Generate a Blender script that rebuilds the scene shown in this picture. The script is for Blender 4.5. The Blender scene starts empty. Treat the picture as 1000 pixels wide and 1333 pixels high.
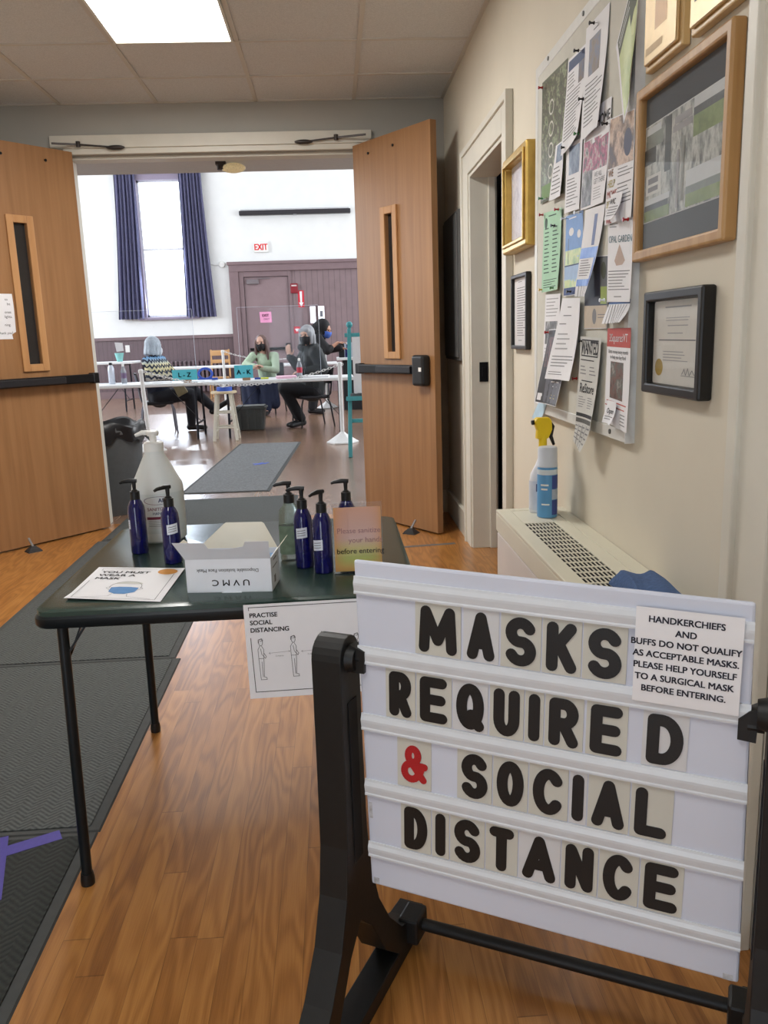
import bpy, bmesh, math, random
from mathutils import Vector, Matrix
random.seed(7)
PI = math.pi
SC = bpy.context.scene
COL = SC.collection

# ------------------------------------------------------------------ camera, world, sun, lamps, exposure
cam = bpy.data.objects.new('camera', bpy.data.cameras.new('camera'))
COL.objects.link(cam)
cam.data.sensor_fit = 'VERTICAL'
cam.data.sensor_height = 24.0
cam.data.lens = 24.0 * 1080.0 / 1333.0
cam.data.clip_start = 0.02
_r = Vector((0.99751473, -0.06232017, -0.03287186))
_u = Vector((0.04510347, 0.20637536, 0.9774328))
_f = Vector((0.05412983, 0.97648626, -0.20867332))
cam.matrix_world = Matrix(((_r.x, _u.x, -_f.x, 0.0), (_r.y, _u.y, -_f.y, 0.0), (_r.z, _u.z, -_f.z, 1.26), (0, 0, 0, 1)))
SC.camera = cam
SC.view_settings.view_transform = 'Standard'
SC.view_settings.look = 'None'
SC.view_settings.gamma = 1.0
SC.view_settings.exposure = 0.0
SC.view_settings.use_curve_mapping = False

world = bpy.data.worlds.new('world')
SC.world = world
world.use_nodes = True
_bg = world.node_tree.nodes['Background']
_bg.inputs[0].default_value = (0.80, 0.90, 1.0, 1)
_bg.inputs[1].default_value = 4.0

def lamp(name, kind, loc, direction, energy, color=(1, 1, 1), size=(1, 1), angle=None):
    d = bpy.data.lights.new(name, kind)
    d.energy = energy
    d.color = color
    if kind == 'AREA':
        d.shape = 'RECTANGLE'
        d.size, d.size_y = size
    if kind == 'SUN' and angle is not None:
        d.angle = angle
    o = bpy.data.objects.new(name, d)
    COL.objects.link(o)
    o.location = loc
    o.rotation_euler = Vector(direction).to_track_quat('-Z', 'Y').to_euler()
    return o

lamp('sun', 'SUN', (0, 30, 12), (0.17, -1.0, -0.384), 0.4, (0.86, 0.92, 1.0), angle=0.012)
# daylight through the hall's tall side windows, and through the far window
lamp('hall_daylight_west', 'AREA', (-8.6, 13.5, 3.4), (1, 0.05, -0.15), 620, (0.90, 0.95, 1.0), (9.0, 3.0))
lamp('hall_daylight_east', 'AREA', (5.6, 13.5, 3.4), (-1, 0.05, -0.10), 520, (0.92, 0.96, 1.0), (9.0, 3.0))
lamp('hall_daylight_window', 'AREA', (-3.7, 19.8, 3.3), (0.1, -1, -0.25), 90, (0.75, 0.85, 1.0), (0.95, 2.9))
# foyer ceiling panel, then two fill lamps added behind the camera
lamp('ceiling_panel_lamp', 'AREA', (-0.725, 4.08, 2.735), (0, 0, -1), 50, (1.0, 0.985, 0.96), (0.56, 1.18))
lamp('rear_fill_lamp', 'AREA', (-0.725, 0.4, 2.735), (0, 0, -1), 13, (0.97, 0.985, 1.0), (0.56, 1.18))  # added fill, as if from an unseen ceiling panel
lamp('rear_cool_fill', 'AREA', (-1.3, -2.0, 1.15), (0.25, 1, 0), 8.5, (0.70, 0.80, 1.0), (0.9, 2.0))  # added cool fill from behind the camera, no source seen

# ------------------------------------------------------------------ materials
def srgb(r, g, b):
    def c(v):
        v /= 255.0
        return v / 12.92 if v <= 0.04045 else ((v + 0.055) / 1.055) ** 2.4
    return (c(r), c(g), c(b), 1.0)

MATS = {}
def new_mat(name):
    m = bpy.data.materials.new(name)
    m.use_nodes = True
    nt = m.node_tree
    b = nt.nodes['Principled BSDF']
    return m, nt, b

def M(name, rgb, rough=0.6, metal=0.0, var=0.06, scale=30.0, bump=0.0, trans=0.0, ior=1.45, emit=0.0, coat=0.0, spec=0.5, stretch=(1, 1, 1)):
    """Plain procedural material: a base colour broken up by a little noise."""
    if name in MATS:
        return MATS[name]
    m, nt, b = new_mat(name)
    col = srgb(*rgb)
    b.inputs['Roughness'].default_value = rough
    b.inputs['Metallic'].default_value = metal
    b.inputs['IOR'].default_value = ior
    b.inputs['Transmission Weight'].default_value = trans
    b.inputs['Coat Weight'].default_value = coat
    b.inputs['Specular IOR Level'].default_value = spec
    b.inputs['Base Color'].default_value = col
    if emit:
        b.inputs['Emission Color'].default_value = col
        b.inputs['Emission Strength'].default_value = emit
    if var or bump:
        tc = nt.nodes.new('ShaderNodeTexCoord')
        mp = nt.nodes.new('ShaderNodeMapping')
        mp.inputs['Scale'].default_value = stretch
        nz = nt.nodes.new('ShaderNodeTexNoise')
        nz.inputs['Scale'].default_value = scale
        nz.inputs['Detail'].default_value = 4
        nt.links.new(tc.outputs['Object'], mp.inputs[0])
        nt.links.new(mp.outputs[0], nz.inputs['Vector'])
        if var:
            rp = nt.nodes.new('ShaderNodeValToRGB')
            rp.color_ramp.elements[0].position = 0.3
            rp.color_ramp.elements[1].position = 0.7
            rp.color_ramp.elements[0].color = tuple(max(0, c * (1 - var)) for c in col[:3]) + (1,)
            rp.color_ramp.elements[1].color = tuple(min(1, c * (1 + var)) for c in col[:3]) + (1,)
            nt.links.new(nz.outputs[0], rp.inputs[0])
            nt.links.new(rp.outputs[0], b.inputs['Base Color'])
        if bump:
            bp = nt.nodes.new('ShaderNodeBump')
            bp.inputs['Strength'].default_value = bump
            bp.inputs['Distance'].default_value = 0.004
            nt.links.new(nz.outputs[0], bp.inputs['Height'])
            nt.links.new(bp.outputs[0], b.inputs['Normal'])
    MATS[name] = m
    return m

def math_node(nt, op, a, b_=None, c_=None):
    n = nt.nodes.new('ShaderNodeMath')
    n.operation = op
    for i, x in enumerate((a, b_, c_)):
        if x is None:
            continue
        if isinstance(x, (int, float)):
            n.inputs[i].default_value = x
        else:
            nt.links.new(x, n.inputs[i])
    return n.outputs[0]

def ramp(nt, src, stops):
    r = nt.nodes.new('ShaderNodeValToRGB')
    e = r.color_ramp.elements
    while len(e) < len(stops):
        e.new(0.5)
    for el, (p, c) in zip(e, stops):
        el.position = p
        el.color = c
    nt.links.new(src, r.inputs[0])
    return r.outputs[0]

def wood_floor(name, light, mid, dark, rough, width=0.058):
    m, nt, b = new_mat(name)
    tc = nt.nodes.new('ShaderNodeTexCoord')
    sx = nt.nodes.new('ShaderNodeSeparateXYZ')
    nt.links.new(tc.outputs['Object'], sx.inputs[0])
    x, y = sx.outputs[0], sx.outputs[1]
    xi = math_node(nt, 'DIVIDE', x, width)
    i = math_node(nt, 'FLOOR', xi)
    fx = math_node(nt, 'FRACT', xi)
    w1 = nt.nodes.new('ShaderNodeTexWhiteNoise'); w1.noise_dimensions = '1D'
    nt.links.new(i, w1.inputs['W'])
    yo = math_node(nt, 'ADD', math_node(nt, 'DIVIDE', y, 1.3), math_node(nt, 'MULTIPLY', w1.outputs[0], 7.3))
    j = math_node(nt, 'FLOOR', yo)
    fy = math_node(nt, 'FRACT', yo)
    w2 = nt.nodes.new('ShaderNodeTexWhiteNoise'); w2.noise_dimensions = '2D'
    cv = nt.nodes.new('ShaderNodeCombineXYZ')
    nt.links.new(i, cv.inputs[0]); nt.links.new(j, cv.inputs[1])
    nt.links.new(cv.outputs[0], w2.inputs['Vector'])
    rnd = w2.outputs[0]
    cg = nt.nodes.new('ShaderNodeCombineXYZ')
    nt.links.new(math_node(nt, 'MULTIPLY', x, 13.0), cg.inputs[0])
    nt.links.new(math_node(nt, 'MULTIPLY', y, 1.7), cg.inputs[1])
    nt.links.new(math_node(nt, 'MULTIPLY', rnd, 40.0), cg.inputs[2])
    n1 = nt.nodes.new('ShaderNodeTexNoise')
    n1.inputs['Scale'].default_value = 1.0
    n1.inputs['Detail'].default_value = 1.5
    nt.links.new(cg.outputs[0], n1.inputs['Vector'])
    rings = math_node(nt, 'SINE', math_node(nt, 'MULTIPLY', n1.outputs[0], 52.0))
    rings = math_node(nt, 'MULTIPLY_ADD', rings, 0.5, 0.5)
    n2 = nt.nodes.new('ShaderNodeTexNoise')
    n2.inputs['Scale'].default_value = 1.0
    n2.inputs['Detail'].default_value = 3
    cf = nt.nodes.new('ShaderNodeCombineXYZ')
    nt.links.new(math_node(nt, 'MULTIPLY', x, 420.0), cf.inputs[0])
    nt.links.new(math_node(nt, 'MULTIPLY', y, 9.0), cf.inputs[1])
    nt.links.new(cf.outputs[0], n2.inputs['Vector'])
    g = math_node(nt, 'ADD', math_node(nt, 'MULTIPLY', rings, 0.30), math_node(nt, 'MULTIPLY', n2.outputs[0], 0.50))
    g = math_node(nt, 'ADD', g, math_node(nt, 'MULTIPLY', rnd, 0.30))
    col = ramp(nt, g, [(0.1, srgb(*dark)), (0.5, srgb(*mid)), (0.95, srgb(*light))])
    s1 = math_node(nt, 'LESS_THAN', fx, 0.022)
    s2 = math_node(nt, 'LESS_THAN', fy, 0.0022)
    seam = math_node(nt, 'MAXIMUM', s1, s2)
    mx = nt.nodes.new('ShaderNodeMix'); mx.data_type = 'RGBA'
    nt.links.new(math_node(nt, 'MULTIPLY', seam, 0.45), mx.inputs[0])
    nt.links.new(col, mx.inputs[6])
    mx.inputs[7].default_value = srgb(70, 42, 22)
    nt.links.new(mx.outputs[2], b.inputs['Base Color'])
    b.inputs['Roughness'].default_value = rough
    b.inputs['Coat Weight'].default_value = 0.35
    b.inputs['Coat Roughness'].default_value = 0.22
    MATS[name] = m
    return m

def veneer(name, light, dark, axis='z', rough=0.42, sc=1.0):
    """Wood with grain running along one local axis."""
    m, nt, b = new_mat(name)
    tc = nt.nodes.new('ShaderNodeTexCoord')
    mp = nt.nodes.new('ShaderNodeMapping')
    s = {'x': (1.2, 26, 26), 'y': (26, 1.2, 26), 'z': (26, 26, 1.2)}[axis]
    mp.inputs['Scale'].default_value = tuple(v * sc for v in s)
    n = nt.nodes.new('ShaderNodeTexNoise')
    n.inputs['Scale'].default_value = 1.0
    n.inputs['Detail'].default_value = 6
    n.inputs['Distortion'].default_value = 0.4
    nt.links.new(tc.outputs['Object'], mp.inputs[0])
    nt.links.new(mp.outputs[0], n.inputs['Vector'])
    n2 = nt.nodes.new('ShaderNodeTexNoise')
    n2.inputs['Scale'].default_value = 1.6
    nt.links.new(tc.outputs['Object'], n2.inputs['Vector'])
    f = math_node(nt, 'ADD', math_node(nt, 'MULTIPLY', n.outputs[0], 0.7), math_node(nt, 'MULTIPLY', n2.outputs[0], 0.3))
    nt.links.new(ramp(nt, f, [(0.3, srgb(*dark)), (0.7, srgb(*light))]), b.inputs['Base Color'])
    b.inputs['Roughness'].default_value = rough
    MATS[name] = m
    return m

def photo(name, stops, scale=9.0, detail=5, rough=0.4, stretch=(1, 1, 1)):
    """A printed picture: blotches of a few colours."""
    m, nt, b = new_mat(name)
    tc = nt.nodes.new('ShaderNodeTexCoord')
    mp = nt.nodes.new('ShaderNodeMapping')
    mp.inputs['Scale'].default_value = stretch
    n = nt.nodes.new('ShaderNodeTexNoise')
    n.inputs['Scale'].default_value = scale
    n.inputs['Detail'].default_value = detail
    n.inputs['Roughness'].default_value = 0.65
    nt.links.new(tc.outputs['Object'], mp.inputs[0])
    nt.links.new(mp.outputs[0], n.inputs['Vector'])
    k = len(stops)
    st = [(0.34 + 0.32 * i / (k - 1), srgb(*c)) for i, c in enumerate(stops)]
    nt.links.new(ramp(nt, n.outputs[0], st), b.inputs['Base Color'])
    b.inputs['Roughness'].default_value = rough
    MATS[name] = m
    return m

def glass(name, tint=(1, 1, 1), gloss=0.06, rough=0.02, mirror=0.8):
    """Thin clear sheet: mostly see-through with a faint mirror."""
    m, nt, b = new_mat(name)
    nt.nodes.remove(b)
    out = nt.nodes['Material Output']
    t = nt.nodes.new('ShaderNodeBsdfTransparent')
    t.inputs[0].default_value = tuple(tint) + (1,)
    g = nt.nodes.new('ShaderNodeBsdfGlossy')
    g.inputs['Roughness'].default_value = rough
    fr = nt.nodes.new('ShaderNodeFresnel'); fr.inputs[0].default_value = 1.4
    mx = nt.nodes.new('ShaderNodeMixShader')
    nt.links.new(math_node(nt, 'ADD', math_node(nt, 'MULTIPLY', fr.outputs[0], mirror), gloss * 0.2), mx.inputs[0])
    nt.links.new(t.outputs[0], mx.inputs[1]); nt.links.new(g.outputs[0], mx.inputs[2])
    nt.links.new(mx.outputs[0], out.inputs[0])
    MATS[name] = m
    return m

def rubber_mat(name, c1, c2, pitch=0.03):
    """Dark carpet mat with a moulded chevron rib."""
    m, nt, b = new_mat(name)
    tc = nt.nodes.new('ShaderNodeTexCoord')
    sx = nt.nodes.new('ShaderNodeSeparateXYZ')
    nt.links.new(tc.outputs['Object'], sx.inputs[0])
    tri = math_node(nt, 'PINGPONG', sx.outputs[0], 0.032)
    s = math_node(nt, 'ADD', sx.outputs[1], math_node(nt, 'MULTIPLY', tri, 0.9))
    w = math_node(nt, 'SINE', math_node(nt, 'MULTIPLY', s, 2 * PI / pitch))
    w = math_node(nt, 'MULTIPLY_ADD', w, 0.5, 0.5)
    nz = nt.nodes.new('ShaderNodeTexNoise'); nz.inputs['Scale'].default_value = 90; nz.inputs['Detail'].default_value = 6
    nt.links.new(tc.outputs['Object'], nz.inputs['Vector'])
    f = math_node(nt, 'ADD', math_node(nt, 'MULTIPLY', w, 0.45), math_node(nt, 'MULTIPLY', nz.outputs[0], 0.6))
    nt.links.new(ramp(nt, f, [(0.2, srgb(*c1)), (0.85, srgb(*c2))]), b.inputs['Base Color'])
    bp = nt.nodes.new('ShaderNodeBump'); bp.inputs['Strength'].default_value = 0.6; bp.inputs['Distance'].default_value = 0.004
    nt.links.new(f, bp.inputs['Height']); nt.links.new(bp.outputs[0], b.inputs['Normal'])
    b.inputs['Roughness'].default_value = 0.85
    MATS[name] = m
    return m

def boards(name, c, gap=0.11, rough=0.5, axis=0):
    """Painted tongue-and-groove boarding, grooves every gap metres."""
    m, nt, b = new_mat(name)
    tc = nt.nodes.new('ShaderNodeTexCoord')
    sx = nt.nodes.new('ShaderNodeSeparateXYZ')
    nt.links.new(tc.outputs['Object'], sx.inputs[0])
    fx = math_node(nt, 'FRACT', math_node(nt, 'DIVIDE', sx.outputs[axis], gap))
    g = math_node(nt, 'LESS_THAN', fx, 0.09)
    nz = nt.nodes.new('ShaderNodeTexNoise'); nz.inputs['Scale'].default_value = 5
    nt.links.new(tc.outputs['Object'], nz.inputs['Vector'])
    f = math_node(nt, 'SUBTRACT', math_node(nt, 'MULTIPLY_ADD', nz.outputs[0], 0.4, 0.4), math_node(nt, 'MULTIPLY', g, 0.5))
    cc = srgb(*c)
    nt.links.new(ramp(nt, f, [(0.0, tuple(v * 0.45 for v in cc[:3]) + (1,)), (0.75, cc)]), b.inputs['Base Color'])
    b.inputs['Roughness'].default_value = rough
    MATS[name] = m
    return m

def fair_isle(name):
    """Navy knit with cream, blue and mustard zig-zag bands round the yoke."""
    m, nt, b = new_mat(name)
    tc = nt.nodes.new('ShaderNodeTexCoord')
    sx = nt.nodes.new('ShaderNodeSeparateXYZ')
    nt.links.new(tc.outputs['Object'], sx.inputs[0])
    z = sx.outputs[2]
    u = math_node(nt, 'ADD', sx.outputs[0], sx.outputs[1])
    tri = math_node(nt, 'PINGPONG', u, 0.035)
    s = math_node(nt, 'ADD', z, math_node(nt, 'MULTIPLY', tri, 1.1))
    fr = math_node(nt, 'FRACT', math_node(nt, 'DIVIDE', s, 0.075))
    st = math_node(nt, 'LESS_THAN', fr, 0.55)
    band = ramp(nt, math_node(nt, 'DIVIDE', z, 1.5), [(0.52, srgb(206, 200, 190)), (0.575, srgb(205, 195, 150)), (0.64, srgb(222, 212, 168)), (0.70, srgb(120, 165, 205))])
    mx = nt.nodes.new('ShaderNodeMix'); mx.data_type = 'RGBA'
    up = math_node(nt, 'MULTIPLY', st, math_node(nt, 'GREATER_THAN', z, 0.74))
    up = math_node(nt, 'MULTIPLY', up, math_node(nt, 'LESS_THAN', z, 1.075))
    nt.links.new(up, mx.inputs[0])
    mx.inputs[6].default_value = srgb(38, 46, 66)
    nt.links.new(band, mx.inputs[7])
    nt.links.new(mx.outputs[2], b.inputs['Base Color'])
    b.inputs['Roughness'].default_value = 0.9
    MATS[name] = m
    return m

white_paper = M('white_paper', (236, 236, 240), 0.8, var=0.01)
black_ink = M('black_ink', (22, 22, 26), 0.6, var=0)
grey_ink = M('grey_ink', (128, 128, 132), 0.7, var=0)
pale_ink = M('pale_ink', (172, 172, 176), 0.7, var=0)

# ------------------------------------------------------------------ mesh helpers
def basis(d):
    d = Vector(d).normalized()
    a = Vector((0, 0, 1)) if abs(d.z) < 0.9 else Vector((1, 0, 0))
    x = d.cross(a).normalized()
    return x, d.cross(x).normalized(), d

class MB:
    """Collects shapes into one mesh; use() picks the material of the faces added next."""
    def __init__(self, mat=None):
        self.v, self.f, self.mi, self.mats, self.cur = [], [], [], [], 0
        if mat: self.use(mat)
    def use(self, mat):
        if mat not in self.mats: self.mats.append(mat)
        self.cur = self.mats.index(mat)
        return self
    def add(self, verts, faces):
        o = len(self.v)
        self.v += [tuple(p) for p in verts]
        for f in faces:
            self.f.append(tuple(o + i for i in f)); self.mi.append(self.cur)
        return self
    def box(self, x0, x1, y0, y1, z0, z1):
        v = [(x, y, z) for z in (z0, z1) for y in (y0, y1) for x in (x0, x1)]
        return self.add(v, [(0, 2, 3, 1), (4, 5, 7, 6), (0, 1, 5, 4), (2, 6, 7, 3), (0, 4, 6, 2), (1, 3, 7, 5)])
    def cbox(self, c, s):
        return self.box(c[0] - s[0] / 2, c[0] + s[0] / 2, c[1] - s[1] / 2, c[1] + s[1] / 2, c[2] - s[2] / 2, c[2] + s[2] / 2)
    def rings(self, rings, cap0=True, cap1=True, closed=False):
        n = len(rings[0]); v = [p for r in rings for p in r]; f = []
        k = len(rings)
        for i in range(k if closed else k - 1):
            a, b_ = i * n, ((i + 1) % k) * n
            for j in range(n):
                f.append((a + j, a + (j + 1) % n, b_ + (j + 1) % n, b_ + j))
        if not closed:
            if cap0: f.append(tuple(range(n - 1, -1, -1)))
            if cap1: f.append(tuple(range((k - 1) * n, k * n)))
        return self.add(v, f)
    def cyl(self, p0, p1, r0, r1=None, n=16):
        r1 = r0 if r1 is None else r1
        p0, p1 = Vector(p0), Vector(p1)
        x, y, d = basis(p1 - p0)
        R = []
        for p, r in ((p0, r0), (p1, r1)):
            R.append([p + (x * math.cos(2 * PI * i / n) + y * math.sin(2 * PI * i / n)) * r for i in range(n)])
        return self.rings(R)
    def bar(self, p0, p1, w, h):
        """Square bar of section w x h between two points."""
        p0, p1 = Vector(p0), Vector(p1)
        x, y, d = basis(p1 - p0)
        R = [[p + x * sx * w / 2 + y * sy * h / 2 for sx, sy in ((-1, -1), (1, -1), (1, 1), (-1, 1))] for p in (p0, p1)]
        return self.rings(R)
    def tube(self, pts, r, n=10, closed=False):
        P = [Vector(p) for p in pts]
        k = len(P)
        R = []
        xx = None
        for i in range(k):
            a = P[i - 1] if (i > 0 or closed) else P[i]
            b_ = P[(i + 1) % k] if (i < k - 1 or closed) else P[i]
            d = (b_ - a).normalized()
            if xx is None:
                xx = basis(d)[0]
            xx = (xx - d * xx.dot(d)).normalized()
            yy = d.cross(xx)
            rr = r[i] if isinstance(r, (list, tuple)) else r
            R.append([P[i] + (xx * math.cos(2 * PI * j / n) + yy * math.sin(2 * PI * j / n)) * rr for j in range(n)])
        return self.rings(R, closed=closed)
    def lathe(self, prof, c=(0, 0, 0), n=24, cap0=True, cap1=True):
        R = [[(c[0] + r * math.cos(2 * PI * i / n), c[1] + r * math.sin(2 * PI * i / n), c[2] + z) for i in range(n)] for r, z in prof]
        return self.rings(R, cap0, cap1)
    def ball(self, c, r, n=14, m=9, rot=None):
        r = (r, r, r) if isinstance(r, (int, float)) else r
        c = Vector(c)
        R = []
        for i in range(1, m):
            t = PI * i / m
            ring = []
            for j in range(n):
                p = Vector((r[0] * math.sin(t) * math.cos(2 * PI * j / n), r[1] * math.sin(t) * math.sin(2 * PI * j / n), -r[2] * math.cos(t)))
                if rot is not None: p = rot @ p
                ring.append(c + p)
            R.append(ring)
        lo, hi = Vector((0, 0, -r[2])), Vector((0, 0, r[2]))
        if rot is not None: lo, hi = rot @ lo, rot @ hi
        o = len(self.v)
        self.rings(R, False, False)
        self.v += [tuple(c + lo), tuple(c + hi)]
        a, b_ = len(self.v) - 2, len(self.v) - 1
        last = o + (m - 2) * n
        for j in range(n):
            self.f.append((a, o + (j + 1) % n, o + j)); self.mi.append(self.cur)
            self.f.append((b_, last + j, last + (j + 1) % n)); self.mi.append(self.cur)
        return self
    def caps(self, p0, p1, r0, r1=None, n=12):
        r1 = r0 if r1 is None else r1
        self.cyl(p0, p1, r0, r1, n); self.ball(p0, r0, n, 8); self.ball(p1, r1, n, 8)
        return self
    def prism(self, poly, h, fn):
        """Polygon (2-D, ccw) pulled h deep; fn(u, v, w) gives the 3-D point."""
        n = len(poly)
        v = [fn(u, w, 0) for u, w in poly] + [fn(u, w, h) for u, w in poly]
        f = [tuple(range(n - 1, -1, -1)), tuple(range(n, 2 * n))] + [(i, (i + 1) % n, n + (i + 1) % n, n + i) for i in range(n)]
        return self.add(v, f)
    def frame(self, w, h, t, d, z0=0.0):
        """Picture frame in the local x-y plane, centred; face width t, depth d from z0."""
        x, y = w / 2, h / 2
        o = [(-x, -y), (x, -y), (x, y), (-x, y)]
        i_ = [(-x + t, -y + t), (x - t, -y + t), (x - t, y - t), (-x + t, y - t)]
        v = [(a, b_, z0) for a, b_ in o] + [(a, b_, z0 + d) for a, b_ in o] + [(a, b_, z0 + d) for a, b_ in i_] + [(a, b_, z0) for a, b_ in i_]
        f = []
        for k in range(4):
            q = (k + 1) % 4
            f += [(k, q, 4 + q, 4 + k), (4 + k, 4 + q, 8 + q, 8 + k), (8 + k, 8 + q, 12 + q, 12 + k), (12 + k, 12 + q, q, k)]
        return self.add(v, f)
    def mesh(self, name):
        me = bpy.data.meshes.new(name)
        me.from_pydata(self.v, [], self.f)
        for m in self.mats: me.materials.append(m)
        me.polygons.foreach_set('material_index', self.mi)
        me.update()
        return me
    def build(self, name, parent=None, smooth=False, bevel=0.0, seg=2, fix=True, loc=None):
        me = self.mesh(name)
        if fix:
            bm = bmesh.new(); bm.from_mesh(me)
            bmesh.ops.recalc_face_normals(bm, faces=bm.faces)
            bm.to_mesh(me); bm.free()
        o = bpy.data.objects.new(name, me)
        COL.objects.link(o)
        if smooth:
            me.polygons.foreach_set('use_smooth', [True] * len(me.polygons))
            try: me.set_sharp_from_angle(angle=math.radians(38))
            except Exception: pass
        if bevel:
            bv = o.modifiers.new('bevel', 'BEVEL')
            bv.width = bevel; bv.segments = seg; bv.limit_method = 'ANGLE'; bv.angle_limit = math.radians(40)
        if parent is not None: o.parent = parent
        if loc is not None: o.location = loc
        return o

def tag(o, label, cat, group=None):
    o['label'] = label; o['category'] = cat
    if group: o['group'] = group
    return o

def thing(name, label, cat, loc=(0, 0, 0), rz=0.0, group=None, xd=None, yd=None):
    """Empty that carries the parts; xd, yd set its local x and y axes."""
    o = bpy.data.objects.new(name, None)
    COL.objects.link(o)
    o.empty_display_size = 0.05
    if xd is not None:
        x = Vector(xd).normalized(); y = Vector(yd); y = (y - x * y.dot(x)).normalized(); z = x.cross(y)
        m = Matrix((x, y, z)).transposed().to_4x4(); m.translation = Vector(loc)
        o.matrix_world = m
    else:
        o.location = loc; o.rotation_euler = (0, 0, rz)
    return tag(o, label, cat, group)

def struct(o):
    o['kind'] = 'structure'
    return o

def copy_tree(root, name=None):
    r = root.copy(); COL.objects.link(r)
    for ch in list(root.children):
        c = ch.copy(); COL.objects.link(c); c.parent = r
        for g in list(ch.children):
            d = g.copy(); COL.objects.link(d); d.parent = c
    return r

# ------------------------------------------------------------------ printing
_TXT = {}
def text_geo(s, bold=0.0):
    """Flat outline of a line of text: verts, faces, width, for a size of 1."""
    k = (s, bold)
    if k in _TXT: return _TXT[k]
    c = bpy.data.curves.new('t', 'FONT')
    c.body = s; c.size = 1.0; c.resolution_u = 3
    c.offset = bold
    o = bpy.data.objects.new('t', c); COL.objects.link(o)
    dg = bpy.context.evaluated_depsgraph_get(); dg.update()
    me = bpy.data.meshes.new_from_object(o.evaluated_get(dg))
    v = [tuple(p.co) for p in me.vertices]
    f = [tuple(p.vertices) for p in me.polygons]
    bpy.data.objects.remove(o); bpy.data.curves.remove(c); bpy.data.meshes.remove(me)
    w0 = min((p[0] for p in v), default=0); w1 = max((p[0] for p in v), default=0)
    _TXT[k] = (v, f, w0, w1)
    return _TXT[k]

def put_text(mb, s, x, y, size, mat, fn, align='l', bold=0.0, squeeze=1.0):
    """Adds text to mb; fn(x, y) maps flat sheet coordinates (metres) to 3-D."""
    v, f, w0, w1 = text_geo(s)
    w = (w1 - w0) * size * squeeze
    ox = {'l': x, 'c': x - w / 2, 'r': x - w}[align]
    mb.use(mat)
    e = bold * size * 1.3
    for dx, dy in (((0, 0),) if not bold else ((-e, -e * .6), (e, -e * .6), (-e, e * .6), (e, e * .6))):
        mb.add([fn(ox + (p[0] - w0) * size * squeeze + dx, y + p[1] * size + dy) for p in v], f)

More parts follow.
